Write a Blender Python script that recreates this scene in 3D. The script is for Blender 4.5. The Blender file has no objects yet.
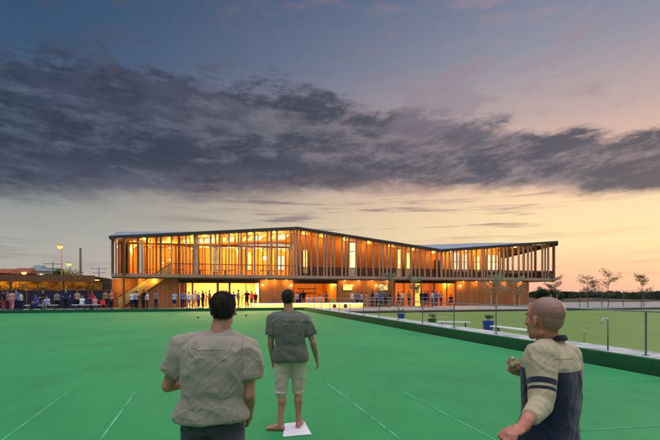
import bpy, bmesh, math, random
from mathutils import Vector, Matrix, noise
random.seed(7)
R = math.radians
S = bpy.context.scene
C = bpy.data.collections.new('scene'); S.collection.children.link(C)

# ------------------------------------------------------------------ camera, world, sun, exposure
F = 440.0; HZ = 293.0; EYE = 1.7
YAW = R(15.5); CY, SY = math.cos(YAW), math.sin(YAW)
cam = bpy.data.cameras.new('camera'); camo = bpy.data.objects.new('camera', cam); C.objects.link(camo)
cam.sensor_width = 36; cam.lens = 24; cam.shift_y = 73/660; cam.clip_start = .05; cam.clip_end = 5000
camo.location = (0, 0, EYE); camo.rotation_euler = (R(90), 0, -YAW)
S.camera = camo
S.view_settings.view_transform = 'Standard'; S.view_settings.look = 'None'
S.view_settings.exposure = 0; S.view_settings.gamma = 1; S.view_settings.use_curve_mapping = False
S.render.engine = 'CYCLES'; S.cycles.max_bounces = 6; S.cycles.diffuse_bounces = 3
S.cycles.sample_clamp_indirect = 4; S.cycles.use_denoising = True

def lin(c):
    return tuple(((v/255)/12.92 if v/255 <= .04045 else ((v/255+.055)/1.055)**2.4) for v in c)

class NT:
    """tiny helper to write node graphs"""
    def __init__(s, tree): s.t = tree; s.n = tree.nodes; s.l = tree.links
    def put(s, sock, v):
        if v is None: return
        if isinstance(v, bpy.types.NodeSocket): s.l.new(v, sock)
        else:
            try: sock.default_value = v
            except Exception: sock.default_value = tuple(v)+(1,)
    def m(s, op, a, b=None, c=None, clamp=False):
        n = s.n.new('ShaderNodeMath'); n.operation = op; n.use_clamp = clamp
        for i, v in enumerate((a, b, c)): s.put(n.inputs[i], v)
        return n.outputs[0]
    def mr(s, v, a, b, c=0., d=1., smooth=True):
        n = s.n.new('ShaderNodeMapRange'); n.interpolation_type = 'SMOOTHSTEP' if smooth else 'LINEAR'
        for i, q in zip((0, 1, 2, 3, 4), (v, a, b, c, d)): s.put(n.inputs[i], q)
        return n.outputs[0]
    def mix(s, f, a, b, mode='MIX'):
        n = s.n.new('ShaderNodeMix'); n.data_type = 'RGBA'; n.blend_type = mode
        s.put(n.inputs[0], f)
        for i, v in ((6, a), (7, b)):
            if isinstance(v, tuple) and len(v) == 3: v = v+(1,)
            s.put(n.inputs[i], v)
        return n.outputs[2]
    def noise(s, vec, scale, detail=4, rough=.55, dist=0):
        n = s.n.new('ShaderNodeTexNoise')
        if vec is not None: s.l.new(vec, n.inputs['Vector'])
        n.inputs['Scale'].default_value = scale; n.inputs['Detail'].default_value = detail
        n.inputs['Roughness'].default_value = rough; n.inputs['Distortion'].default_value = dist
        return n.outputs[0]
    def ramp(s, f, stops):
        n = s.n.new('ShaderNodeValToRGB'); e = n.color_ramp.elements
        while len(e) < len(stops): e.new(.5)
        for k, (p, c) in enumerate(stops):
            e[k].position = p; e[k].color = (*c, 1) if len(c) == 3 else c
        s.put(n.inputs[0], f); return n.outputs[0]
    def xyz(s, x, y, z):
        n = s.n.new('ShaderNodeCombineXYZ')
        for i, v in enumerate((x, y, z)): s.put(n.inputs[i], v)
        return n.outputs[0]
    def sep(s, v):
        n = s.n.new('ShaderNodeSeparateXYZ'); s.l.new(v, n.inputs[0]); return n.outputs

def make_world():
    w = bpy.data.worlds.new('World'); S.world = w; w.use_nodes = True
    g = NT(w.node_tree); g.n.clear()
    tc = g.n.new('ShaderNodeTexCoord'); d = tc.outputs['Generated']
    x, y, z = g.sep(d)
    el = g.m('MULTIPLY', g.m('ARCSINE', z), 180/math.pi)
    az = g.m('MULTIPLY', g.m('ARCTAN2', x, y), 180/math.pi)
    e01 = g.m('DIVIDE', el, 40, clamp=True)
    P = lambda lst: [(a/40, lin(c)) for a, c in lst]
    left = g.ramp(e01, P([(0, (176,160,150)), (3, (176,171,164)), (6, (166,167,162)), (11, (142,146,146)), (15, (108,120,134)),
                          (20, (76,98,126)), (26, (54,84,118)), (34, (44,74,108)), (40, (40,68,102))]))
    right = g.ramp(e01, P([(0, (238,178,160)), (2.5, (250,194,156)), (6, (255,226,172)), (10, (254,218,174)), (14.5, (232,190,165)),
                           (20, (192,168,164)), (27, (144,144,160)), (34, (110,122,150)), (40, (92,106,138))]))
    c = g.m('COSINE', g.m('MULTIPLY', g.m('SUBTRACT', az, 62), math.pi/180))
    f = g.mr(c, .1, .93, 0, 1, False)
    f = g.m('POWER', g.m('MAXIMUM', f, 0), 1.8)
    sky = g.mix(f, left, right)
    # clouds: noise on the direction, flattened towards the horizon
    v = g.xyz(x, y, g.m('MULTIPLY', z, 2.3))
    vt = g.xyz(x, g.m('ADD', y, g.m('MULTIPLY', z, 1.2)), g.m('MULTIPLY', z, 2.9))
    n1 = g.noise(v, 4.2, 10, .66, .15)
    n2 = g.noise(vt, 13., 8, .66, .25)
    n3 = g.noise(v, 1.7, 4, .5)
    # cloud bank: centre and half height against azimuth
    a01 = g.m('DIVIDE', g.m('ADD', az, 180), 360)
    def curve(lst):
        n = g.n.new('ShaderNodeFloatCurve'); cu = n.mapping.curves[0]
        pts = [((a+180)/360, b/50) for a, b in lst]
        cu.points[0].location = pts[0]; cu.points[-1].location = pts[-1]
        for p in pts[1:-1]: cu.points.new(*p)
        n.mapping.update(); g.put(n.inputs[1], a01); return g.m('MULTIPLY', n.outputs[0], 50)
    cen = curve([(-180, 14), (-60, 16), (-22, 17.2), (-5, 18.6), (15.5, 18.6), (36, 16.2), (52, 13.4), (90, 13), (180, 14)])
    hw = curve([(-180, 4), (-60, 7), (-22, 7.4), (-5, 7), (15.5, 5.5), (36, 4.0), (52, 2.9), (90, 2), (180, 4)])
    rel = g.m('DIVIDE', g.m('ABSOLUTE', g.m('SUBTRACT', el, cen)), hw)
    up = g.m('GREATER_THAN', el, cen)
    nn = g.m('ADD', g.m('MULTIPLY', g.m('SUBTRACT', n1, .5), 3.2), g.m('MULTIPLY', g.m('SUBTRACT', n2, .5), 2.0))
    soft = g.m('MULTIPLY', nn, g.m('ADD', .15, g.m('MULTIPLY', g.mr(rel, .25, 1.), g.m('ADD', .12, g.m('MULTIPLY', up, .42)))))
    dens = g.mr(g.m('ADD', g.m('SUBTRACT', 1.12, rel), soft), -.08, .42)
    body = g.mr(nn, -1.1, .9)
    cl_d = g.mix(f, lin((48,57,76)), lin((76,78,94)))
    cl_l = g.mix(f, lin((96,106,130)), lin((172,150,150)))
    light = g.mr(g.m('ADD', g.m('MULTIPLY', n2, .55), g.m('MULTIPLY', n1, .45)), .55, .36)
    ccol = g.mix(g.m('MULTIPLY', light, .66), cl_d, cl_l)
    # warm fringe on the underside
    und = g.m('MULTIPLY', g.mr(g.m('SUBTRACT', cen, el), 2.0, 6.5), g.m('MULTIPLY', g.mr(n2, .42, .62), .5))
    ccol = g.mix(und, ccol, g.mix(f, lin((112,112,128)), lin((196,150,134))))
    col = g.mix(g.m('MULTIPLY', dens, .97), sky, ccol)
    # thin dark streaks below the bank
    vs = g.xyz(x, y, g.m('MULTIPLY', z, 15.))
    n4 = g.noise(vs, 3.6, 6, .6, .2)
    st = g.m('MULTIPLY', g.mr(n4, .52, .66), g.m('MULTIPLY', g.mr(el, 5.6, 8.0), g.mr(el, 14.5, 11.0)))
    st = g.m('MULTIPLY', st, g.mr(g.m('ABSOLUTE', g.m('SUBTRACT', az, 22)), 34, 12))
    col = g.mix(g.m('MULTIPLY', st, .75), col, g.mix(f, lin((88,88,106)), lin((150,118,120))))
    # faint warm wisps high up
    n5 = g.noise(vt, 4.2, 7, .62, .5)
    wi = g.m('MULTIPLY', g.mr(g.m('ADD', g.m('MULTIPLY', n5, .55), g.m('MULTIPLY', n2, .45)), .49, .60), g.mr(el, 15, 22))
    col = g.mix(g.m('MULTIPLY', wi, .6), col, g.mix(f, lin((66,76,100)), lin((158,140,150))))
    # low pink streaks near the horizon glow
    n6 = g.noise(vs, 5., 4, .5)
    lo = g.m('MULTIPLY', g.mr(n6, .5, .66), g.m('MULTIPLY', g.mr(el, 1, 3), g.mr(el, 8, 5)))
    col = g.mix(g.m('MULTIPLY', lo, .55), col, g.mix(f, lin((150,140,140)), lin((222,160,140))))
    # gain added to the unseen sky overhead and behind, to light the foreground
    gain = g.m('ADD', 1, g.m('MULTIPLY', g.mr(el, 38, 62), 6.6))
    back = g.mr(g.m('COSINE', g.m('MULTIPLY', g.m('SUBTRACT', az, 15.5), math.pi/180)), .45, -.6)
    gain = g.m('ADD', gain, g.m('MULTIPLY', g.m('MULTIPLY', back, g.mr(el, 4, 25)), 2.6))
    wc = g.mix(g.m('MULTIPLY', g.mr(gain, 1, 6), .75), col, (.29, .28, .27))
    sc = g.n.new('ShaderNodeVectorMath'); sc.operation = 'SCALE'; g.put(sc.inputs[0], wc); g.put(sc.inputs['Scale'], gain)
    # a small share of physical sky with the sun on the horizon
    ns = g.n.new('ShaderNodeTexSky'); ns.sky_type = 'NISHITA'; ns.sun_disc = False
    ns.sun_elevation = R(4); ns.sun_rotation = R(62)
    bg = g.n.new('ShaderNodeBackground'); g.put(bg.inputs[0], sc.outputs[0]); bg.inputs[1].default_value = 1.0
    bg2 = g.n.new('ShaderNodeBackground'); g.put(bg2.inputs[0], ns.outputs[0]); bg2.inputs[1].default_value = .006
    ad = g.n.new('ShaderNodeAddShader'); g.l.new(bg.outputs[0], ad.inputs[0]); g.l.new(bg2.outputs[0], ad.inputs[1])
    o = g.n.new('ShaderNodeOutputWorld'); g.l.new(ad.outputs[0], o.inputs[0])
    w.cycles.sampling_method = 'MANUAL'; w.cycles.sample_map_resolution = 1024
make_world()
sun = bpy.data.lights.new('sun', 'SUN'); sun.energy = .5; sun.angle = R(14); sun.color = (1, .78, .58)
suno = bpy.data.objects.new('sun', sun); C.objects.link(suno)
sd = Vector((math.sin(R(62)), math.cos(R(62)), math.tan(R(8)))).normalized()
suno.rotation_euler = sd.to_track_quat('Z', 'Y').to_euler()

# ------------------------------------------------------------------ pixel <-> place helpers (only used to measure positions)
def cw(cx, cz, z=0):                    # metres right / ahead of the camera -> world
    return Vector((CY*cx+SY*cz, -SY*cx+CY*cz, z))
def PW(px, py, Z): return cw((px-330)*Z/F, Z, EYE-(py-HZ)*Z/F)
def U(px, v):
    a = (px-330)/F; return v*(CY*a+SY)/(CY-SY*a)
def ZD(u, v): return CY*v+SY*u
def zat(py, u, v): return EYE-(py-HZ)*ZD(u, v)/F
def ground_at(px, py, z=0):
    Z = F*(EYE-z)/(py-HZ); p = cw((px-330)*Z/F, Z); return Vector((p.x, p.y, z))

# ------------------------------------------------------------------ materials
MATS = {}
def mat(name, col, rough=.6, spec=.4, var=.12, scale=6., bump=0., bscale=40., metal=0., coat=0., stretch=(1,1,1), sheen=0.):
    if name in MATS: return MATS[name]
    m = bpy.data.materials.new(name); m.use_nodes = True; g = NT(m.node_tree)
    b = g.n['Principled BSDF']; tc = g.n.new('ShaderNodeTexCoord')
    mp = g.n.new('ShaderNodeMapping'); g.l.new(tc.outputs['Object'], mp.inputs[0]); mp.inputs['Scale'].default_value = stretch
    v = mp.outputs[0]
    n = g.noise(v, scale, 6, .6)
    dk = tuple(c*(1-var*1.6) for c in col); lt = tuple(min(1, c*(1+var)) for c in col)
    g.put(b.inputs['Base Color'], g.mix(g.mr(n, .3, .7), dk, lt))
    b.inputs['Roughness'].default_value = rough; b.inputs['Specular IOR Level'].default_value = spec
    b.inputs['Metallic'].default_value = metal; b.inputs['Sheen Weight'].default_value = sheen
    if bump:
        bn = g.n.new('ShaderNodeBump'); bn.inputs['Strength'].default_value = bump; bn.inputs['Distance'].default_value = .01
        g.put(bn.inputs['Height'], g.noise(v, bscale, 4, .6)); g.l.new(bn.outputs[0], b.inputs['Normal'])
    MATS[name] = m; return m

def emit(name, col, strength, var=0., scale=2.):
    if name in MATS: return MATS[name]
    m = bpy.data.materials.new(name); m.use_nodes = True; g = NT(m.node_tree); g.n.clear()
    e = g.n.new('ShaderNodeEmission'); e.inputs[1].default_value = strength
    if var:
        tc = g.n.new('ShaderNodeTexCoord'); n = g.noise(tc.outputs['Object'], scale, 3, .5)
        g.put(e.inputs[0], g.mix(g.mr(n, .3, .7), tuple(c*(1-var) for c in col), col))
    else: e.inputs[0].default_value = (*col, 1)
    o = g.n.new('ShaderNodeOutputMaterial'); g.l.new(e.outputs[0], o.inputs[0])
    MATS[name] = m; return m

def boards(name, c1, c2, width=.14, rough=.7, axis='X', groove=.5):
    """vertical timber boards: colour changes board by board, thin dark joints, grain along the board"""
    m = bpy.data.materials.new(name); m.use_nodes = True; g = NT(m.node_tree)
    b = g.n['Principled BSDF']; tc = g.n.new('ShaderNodeTexCoord'); x, y, z = g.sep(tc.outputs['Object'])
    a = x if axis == 'X' else (y if axis == 'Y' else z)
    k = g.m('DIVIDE', a, width); fl = g.m('FLOOR', k); fr = g.m('FRACT', k)
    wn = g.n.new('ShaderNodeTexWhiteNoise'); wn.noise_dimensions = '1D'; g.l.new(fl, wn.inputs['W'])
    gr = g.noise(g.xyz(g.m('MULTIPLY', x, 30), g.m('MULTIPLY', y, 30), g.m('MULTIPLY', z, 1.5)) if axis != 'Z'
                 else g.xyz(x, y, g.m('MULTIPLY', z, 30)), 1., 5, .6)
    st = g.noise(tc.outputs['Object'], .5, 3, .5)
    f = g.m('ADD', g.m('MULTIPLY', wn.outputs[0], .55), g.m('ADD', g.m('MULTIPLY', gr, .3), g.m('MULTIPLY', g.m('SUBTRACT', st, .4), .6)), clamp=True)
    col = g.mix(f, c1, c2)
    ed = g.m('MINIMUM', fr, g.m('SUBTRACT', 1, fr))
    jt = g.mr(ed, .0, .06, groove, 0.)
    g.put(b.inputs['Base Color'], g.mix(jt, col, tuple(c*.15 for c in c1)))
    b.inputs['Roughness'].default_value = rough; b.inputs['Specular IOR Level'].default_value = .3
    bn = g.n.new('ShaderNodeBump'); bn.inputs['Strength'].default_value = .5; bn.inputs['Distance'].default_value = .01
    g.put(bn.inputs['Height'], g.m('ADD', g.mr(ed, 0, .08), g.m('MULTIPLY', gr, .2))); g.l.new(bn.outputs[0], b.inputs['Normal'])
    MATS[name] = m; return m

def glass(name, tint=(1,1,1), rough=.02):
    m = bpy.data.materials.new(name); m.use_nodes = True; g = NT(m.node_tree); g.n.clear()
    t = g.n.new('ShaderNodeBsdfTransparent'); t.inputs[0].default_value = (*tint, 1)
    gl = g.n.new('ShaderNodeBsdfGlossy'); gl.inputs['Roughness'].default_value = rough
    fr = g.n.new('ShaderNodeFresnel'); fr.inputs[0].default_value = 1.4
    mx = g.n.new('ShaderNodeMixShader'); g.l.new(fr.outputs[0], mx.inputs[0]); g.l.new(t.outputs[0], mx.inputs[1]); g.l.new(gl.outputs[0], mx.inputs[2])
    o = g.n.new('ShaderNodeOutputMaterial'); g.l.new(mx.outputs[0], o.inputs[0]); MATS[name] = m; return m

def turf_mat(name, c1, c2, c3, sp=.35, stripes=0.):
    m = bpy.data.materials.new(name); m.use_nodes = True; g = NT(m.node_tree)
    b = g.n['Principled BSDF']; tc = g.n.new('ShaderNodeTexCoord'); v = tc.outputs['Object']
    big = g.noise(v, .22, 7, .68, .6); mid = g.noise(g.xyz(g.sep(v)[0], g.m('MULTIPLY', g.sep(v)[1], .45), 0), 1.9, 8, .75); fine = g.noise(v, 95., 4, .7)
    fib = g.noise(g.xyz(g.m('MULTIPLY', g.sep(v)[0], 14), g.m('MULTIPLY', g.sep(v)[1], 2.2), 0), 6., 5, .7)
    col = g.mix(g.mr(big, .3, .7), c1, c2)
    col = g.mix(g.m('MULTIPLY', g.mr(mid, .35, .75), .30), col, c3)
    if stripes:
        s = g.m('SINE', g.m('MULTIPLY', g.sep(v)[0], math.pi/1.83))
        col = g.mix(g.m('MULTIPLY', g.mr(s, -.4, .4), stripes), col, c3)
    col = g.mix(g.m('MULTIPLY', g.mr(g.m('MULTIPLY', g.m('ADD', fine, fib), .5), .33, .67), .38), col, tuple(c*.45 for c in c1))
    g.put(b.inputs['Base Color'], col); b.inputs['Roughness'].default_value = .75; b.inputs['Specular IOR Level'].default_value = sp
    bn = g.n.new('ShaderNodeBump'); bn.inputs['Strength'].default_value = .6; bn.inputs['Distance'].default_value = .008
    g.put(bn.inputs['Height'], g.m('ADD', fine, g.m('MULTIPLY', fib, .6))); g.l.new(bn.outputs[0], b.inputs['Normal'])
    MATS[name] = m; return m

M_turf = turf_mat('artificial_turf', (.006,.215,.058), (.012,.30,.083), (.03,.40,.125), .5)
M_turfline = mat('turf_line_paint', (.09,.40,.20), .8, .2, .25, 3)
M_bank = turf_mat('bank_turf', (.014,.12,.045), (.018,.15,.055), (.025,.17,.06), .3)
M_lawn = turf_mat('mown_lawn', (.115,.215,.045), (.145,.25,.055), (.19,.26,.07), .25, .3)
M_coping = mat('pale_concrete', (.42,.43,.45), .8, .3, .25, 2.5, .3, 60)
M_pave = mat('paving', (.30,.28,.26), .75, .35, .18, 1.8, .3, 30)
M_earth = mat('earth', (.13,.105,.07), .95, .1, .4, .12, .6, 3)
M_scrub = mat('scrub', (.115,.08,.05), .95, .1, .4, .5, .8, 5)
M_ditch = mat('ditch_shade', (.008,.01,.009), .9, .1, .2, 5)  # near-black: the shade in the ditch is put into its colour
M_wall = boards('timber_cladding', (.30,.115,.04), (.46,.20,.08), .16)
M_int = boards('plywood_lining', (.50,.24,.07), (.62,.32,.10), 1.2, .55, 'X', .25)
M_soffit = boards('soffit_timber', (.40,.18,.06), (.55,.27,.09), .13, .6, 'X', .3)
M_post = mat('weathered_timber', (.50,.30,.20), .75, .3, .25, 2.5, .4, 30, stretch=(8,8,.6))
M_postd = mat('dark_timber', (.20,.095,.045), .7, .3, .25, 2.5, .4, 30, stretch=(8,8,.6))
M_slab = boards('slab_fascia_timber', (.38,.235,.165), (.50,.31,.22), .9, .7, 'X', .3)
M_fascia = mat('dark_metal_fascia', (.045,.042,.045), .45, .5, .15, 1)
M_roof = boards('metal_roof_sheet', (.24,.29,.35), (.30,.35,.42), .6, .35, 'X', .4)
M_dark = mat('dark_beam', (.03,.022,.018), .7, .3)
M_bal = mat('dark_bronze_mesh', (.045,.028,.022), .55, .4, .2, 3)
M_steel = mat('galvanised_steel', (.30,.32,.35), .45, .5, .12, 8, metal=.6)
M_steeld = mat('grey_painted_steel', (.11,.12,.14), .5, .5, .12, 8)
M_white = mat('white_paint', (.72,.73,.74), .55, .4, .08, 5)
M_black = mat('black_rubber', (.012,.012,.013), .4, .5, .1)
M_floor = mat('interior_floor', (.30,.20,.12), .4, .5, .15, 3)
M_glass = glass('window_glass')
M_navy = mat('navy_fence_board', (.022,.026,.06), .7, .3, .25, 3, stretch=(4,4,.5))
M_leaf = mat('leaf_grey_green', (.11,.14,.055), .7, .3, .4, 2.)
M_leafd = mat('leaf_dark', (.035,.065,.022), .75, .25, .5, .8)
M_bark = mat('bark', (.14,.11,.085), .9, .2, .3, 15, .6, 40)

# ------------------------------------------------------------------ mesh helpers
def props(o, label=None, cat=None, group=None, kind=None):
    if label: o['label'] = label
    if cat: o['category'] = cat
    if group: o['group'] = group
    if kind: o['kind'] = kind
    return o
def thing(name, label, cat, loc=(0,0,0), rz=0., group=None):
    o = bpy.data.objects.new(name, None); o.empty_display_size = .3; C.objects.link(o)
    o.location = loc; o.rotation_euler = (0, 0, rz); return props(o, label, cat, group)
def root_loc(o):
    v = Vector((0,0,0))
    while o is not None: v += Vector(o.location); o = o.parent
    return v

class MB:
    def __init__(s): s.v = []; s.f = []; s.mi = []
    def add(s, vs, fs, mi=0):
        k = len(s.v); s.v += [tuple(q) for q in vs]; s.f += [tuple(i+k for i in f) for f in fs]; s.mi += [mi]*len(fs); return s
    def box(s, x0, x1, y0, y1, z0, z1, mi=0):
        return s.hexa([(x0,y0,z0),(x1,y0,z0),(x1,y1,z0),(x0,y1,z0),(x0,y0,z1),(x1,y0,z1),(x1,y1,z1),(x0,y1,z1)], mi)
    def hexa(s, p, mi=0):
        return s.add(p, [(0,3,2,1),(4,5,6,7),(0,1,5,4),(1,2,6,5),(2,3,7,6),(3,0,4,7)], mi)
    def beam(s, a, b, w, h, mi=0):      # square bar from a to b
        a, b = Vector(a), Vector(b); d = (b-a).normalized()
        sd = d.cross(Vector((0,0,1)));  sd = Vector((1,0,0)) if sd.length < 1e-3 else sd.normalized()
        up = sd.cross(d).normalized(); sd = sd*w/2; up = up*h/2
        return s.hexa([a-sd-up, a+sd-up, b+sd-up, b-sd-up, a-sd+up, a+sd+up, b+sd+up, b-sd+up], mi)
    def tube(s, pts, rad, n=10, mi=0, cap=True):
        pts = [Vector(p) for p in pts]; rad = [rad]*len(pts) if isinstance(rad, (int, float)) else rad
        k = len(s.v); pv = None
        for i, p in enumerate(pts):
            d = (pts[min(i+1, len(pts)-1)]-pts[max(i-1, 0)]).normalized()
            if pv is None: a = d.cross(Vector((0,0,1)) if abs(d.z) < .9 else Vector((1,0,0))).normalized()
            else: a = (pv-d*pv.dot(d)).normalized()
            pv = a; b = d.cross(a)
            s.v += [tuple(p+(a*math.cos(t)+b*math.sin(t))*rad[i]) for t in (2*math.pi*j/n for j in range(n))]
        for i in range(len(pts)-1):
            for j in range(n):
                q = (j+1) % n; s.f.append((k+i*n+j, k+i*n+q, k+(i+1)*n+q, k+(i+1)*n+j)); s.mi.append(mi)
        if cap:
            s.f.append(tuple(k+j for j in range(n))[::-1]); s.mi.append(mi)
            e = k+(len(pts)-1)*n; s.f.append(tuple(e+j for j in range(n))); s.mi.append(mi)
        return s
    def lathe(s, prof, c=(0,0,0), n=20, mi=0):
        k = len(s.v)
        for r, z in prof: s.v += [(c[0]+r*math.cos(2*math.pi*j/n), c[1]+r*math.sin(2*math.pi*j/n), c[2]+z) for j in range(n)]
        for i in range(len(prof)-1):
            for j in range(n):
                q = (j+1) % n; s.f.append((k+i*n+j, k+i*n+q, k+(i+1)*n+q, k+(i+1)*n+j)); s.mi.append(mi)
        s.f.append(tuple(k+j for j in range(n))[::-1]); e = k+(len(prof)-1)*n
        s.f.append(tuple(e+j for j in range(n))); s.mi += [mi, mi]; return s
    def ell(s, c, r, rot=None, n=14, mi=0):
        c = Vector(c); k = len(s.v); m = n//2
        for i in range(1, m):
            t = math.pi*i/m
            for j in range(n):
                p = 2*math.pi*j/n; q = Vector((r[0]*math.sin(t)*math.cos(p), r[1]*math.sin(t)*math.sin(p), r[2]*math.cos(t)))
                if rot: q = rot @ q
                s.v.append(tuple(c+q))
        for sg in (1, -1):
            q = Vector((0,0,sg*r[2])); q = rot @ q if rot else q; s.v.append(tuple(c+q))
        tp = k+(m-1)*n
        for i in range(m-2):
            for j in range(n):
                q = (j+1) % n; s.f.append((k+i*n+j, k+(i+1)*n+j, k+(i+1)*n+q, k+i*n+q)); s.mi.append(mi)
        for j in range(n):
            q = (j+1) % n; s.f += [(tp, k+j, k+q), (tp+1, k+(m-2)*n+q, k+(m-2)*n+j)]; s.mi += [mi, mi]
        return s
    def cap(s, a, b, ra, rb, n=12):     # tapered capsule
        a, b = Vector(a), Vector(b); d = (b-a).normalized(); L = (b-a).length
        pts = []; rad = []
        for t in (-80, -50, -20): pts.append(a+d*ra*math.sin(R(t))); rad.append(ra*math.cos(R(t)))
        for t in (20, 50, 80): pts.append(b+d*rb*math.sin(R(t))); rad.append(rb*math.cos(R(t)))
        return s.tube(pts, rad, n)
    def loft(s, rings, n=24, cap=True, pw=2.3):   # rings: centre, right axis, front axis, rx, ry
        k = len(s.v)
        for c, ax, ay, rx, ry in rings:
            c, ax, ay = Vector(c), Vector(ax), Vector(ay)
            for j in range(n):
                t = 2*math.pi*j/n; ct, sn = math.cos(t), math.sin(t)
                e = 2/pw; s.v.append(tuple(c+ax*rx*math.copysign(abs(ct)**e, ct)+ay*ry*math.copysign(abs(sn)**e, sn)))
        for i in range(len(rings)-1):
            for j in range(n):
                q = (j+1) % n; s.f.append((k+i*n+j, k+i*n+q, k+(i+1)*n+q, k+(i+1)*n+j)); s.mi.append(0)
        if cap:
            s.f.append(tuple(k+j for j in range(n))[::-1]); e = k+(len(rings)-1)*n
            s.f.append(tuple(e+j for j in range(n))); s.mi += [0, 0]
        return s
    def mesh(s, name, mats, smooth=False):
        me = bpy.data.meshes.new(name); me.from_pydata(s.v, [], s.f)
        for m in (mats if isinstance(mats, (list, tuple)) else [mats]): me.materials.append(m)
        me.polygons.foreach_set('material_index', s.mi)
        if smooth: me.polygons.foreach_set('use_smooth', [True]*len(me.polygons))
        me.update(); return me
    def build(s, name, mats, parent=None, world=False, smooth=False, bevel=0, label=None):
        if world and parent is not None:
            o = root_loc(parent); s.v = [tuple(Vector(q)-o) for q in s.v]
        me = s.mesh(name, mats, smooth); ob = bpy.data.objects.new(name, me); C.objects.link(ob)
        if parent is not None: ob.parent = parent
        if bevel:
            b = ob.modifiers.new('bevel', 'BEVEL'); b.width = bevel; b.segments = 2; b.limit_method = 'ANGLE'
        if label: ob['label'] = label
        return ob

def copy_tree(o, parent=None):
    c = o.copy(); C.objects.link(c); c.parent = parent
    for ch in [k for k in o.children]: copy_tree(ch, c)
    return c

def remesh(mb, voxel, smooth=2, fold=None):
    me = mb.mesh('tmp', MATS['white_paint']); o = bpy.data.objects.new('tmp', me); C.objects.link(o)
    r = o.modifiers.new('r', 'REMESH'); r.mode = 'VOXEL'; r.voxel_size = voxel; r.use_smooth_shade = True
    if smooth:
        sm = o.modifiers.new('s', 'SMOOTH'); sm.factor = .5; sm.iterations = smooth
    dg = bpy.context.evaluated_depsgraph_get(); dg.update(); ev = o.evaluated_get(dg)
    out = bpy.data.meshes.new_from_object(ev); bpy.data.objects.remove(o); bpy.data.meshes.remove(me)
    out.materials.clear()
    if fold:
        ns = [v.normal.copy() for v in out.vertices]
        for v, n in zip(out.vertices, ns): v.co += n*fold(v.co)
    out.polygons.foreach_set('use_smooth', [True]*len(out.polygons)); out.update(); return out
def link_mesh(name, me, m, parent):
    me.name = name; ob = bpy.data.objects.new(name, me); C.objects.link(ob); ob.parent = parent
    for q in (m if isinstance(m, (list, tuple)) else [m]): me.materials.append(q)
    return ob

def flat(name, x0, x1, y0, y1, z, m, nx=1, ny=1):
    mb = MB(); mb.add([(x0,y0,z),(x1,y0,z),(x1,y1,z),(x0,y1,z)], [(0,1,2,3)])
    return props(mb.build(name, m), kind='structure')

# ------------------------------------------------------------------ the setting
GZ = .2          # paving level
EU, EV = 8.8, 42.4          # right and far edge of the near green
LV = 35.0
# ground: one sheet to the horizon (below everything)
props(MB().add([(-1500,-300,-.25),(1500,-300,-.25),(1500,2500,-.25),(-1500,2500,-.25)], [(0,1,2,3)]).build('ground', M_earth), kind='structure')
flat('bowling_green', -34, EU, -14, EV, 0, M_turf)
# lane lines, 4 mm proud
mb = MB()
def turf_line(p, q, w=.028):
    p, q = ground_at(*p), ground_at(*q); d = (q-p).normalized(); n = Vector((-d.y, d.x, 0))*w/2
    mb.add([(a.x, a.y, .004) for a in (p-n, q-n, q+n, p+n)], [(0,1,2,3)])
turf_line((-30,464),(67,393)); turf_line((64,490),(137,390)); turf_line((325,382),(470,493)); turf_line((372,376),(560,474), .022)
turf_line((592,381.5),(680,381.3), .02); turf_line((560,432),(700,424), .02)
props(mb.build('turf_markings', M_turfline), kind='structure')
# ditch and turf-faced bank
mb = MB(); mb.box(EU, EU+.3, -14, EV+.3, -.2, -.12); mb.box(-34, EU, EV, EV+.3, -.2, -.12)
props(mb.build('ditch', M_ditch), kind='structure')
mb = MB(); mb.box(EU+.3, EU+.42, -14, EV+.3, -.2, .30); mb.box(-34, EU+.42, EV+.3, EV+.42, -.2, .27)
props(mb.build('green_bank', M_bank, bevel=.02), kind='structure')
mb = MB(); mb.box(EU+.42, EU+1.35, -14, EV+.42, -.2, .305)
props(mb.build('path', M_coping, bevel=.01), kind='structure')
mb = MB(); mb.box(-90, EU+1.35, EV+.42, 60, -.2, GZ); mb.box(EU+1.35, 75, LV+.25, 60, -.2, GZ)
props(mb.build('pavement', M_pave), kind='structure')
mb = MB(); mb.box(EU+1.35, 75, LV, LV+.25, -.2, .13)
props(mb.build('kerb', M_fascia), kind='structure')
flat('lawn', EU+1.35, 75, -14, LV, -.002, M_lawn)

# ------------------------------------------------------------------ clubhouse
FV = 45.8; WV = 48.3; GV = 46.6; BV = 56.; UL, UR = U(112, FV), U(555, FV)
SB, ST = 3.13, 3.5
club = thing('clubhouse', 'long two-storey timber clubhouse with folded roof and glowing orange windows behind the green', 'building', (0, FV, 0))
def part(name, mb, m, bevel=0, label=None, parent=None, smooth=False): return mb.build(name, m, parent or club, True, smooth, bevel, label)

eave = [(UL, zat(236.4, UL, FV)), (U(297,FV), zat(227.3, U(297,FV), FV)), (U(440,FV), zat(249.6, U(440,FV), FV)), (UR, zat(241.3, UR, FV))]
def lerp_tab(tab, u):
    if u <= tab[0][0]: return tab[0][1]
    for (a, za), (b, zb) in zip(tab, tab[1:]):
        if u <= b: return za+(zb-za)*(u-a)/(b-a)
    return tab[-1][1]
EZ = lambda u: lerp_tab(eave, u)
ridge = [(UL, 7.95), (9, 8.62), (20, 7.45), (25.7, 7.62), (32.7, 8.06), (UR, 8.4)]
rear = [(UL, 7.5), (9, 8.3), (24, 7.3), (UR, 7.15)]
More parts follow.
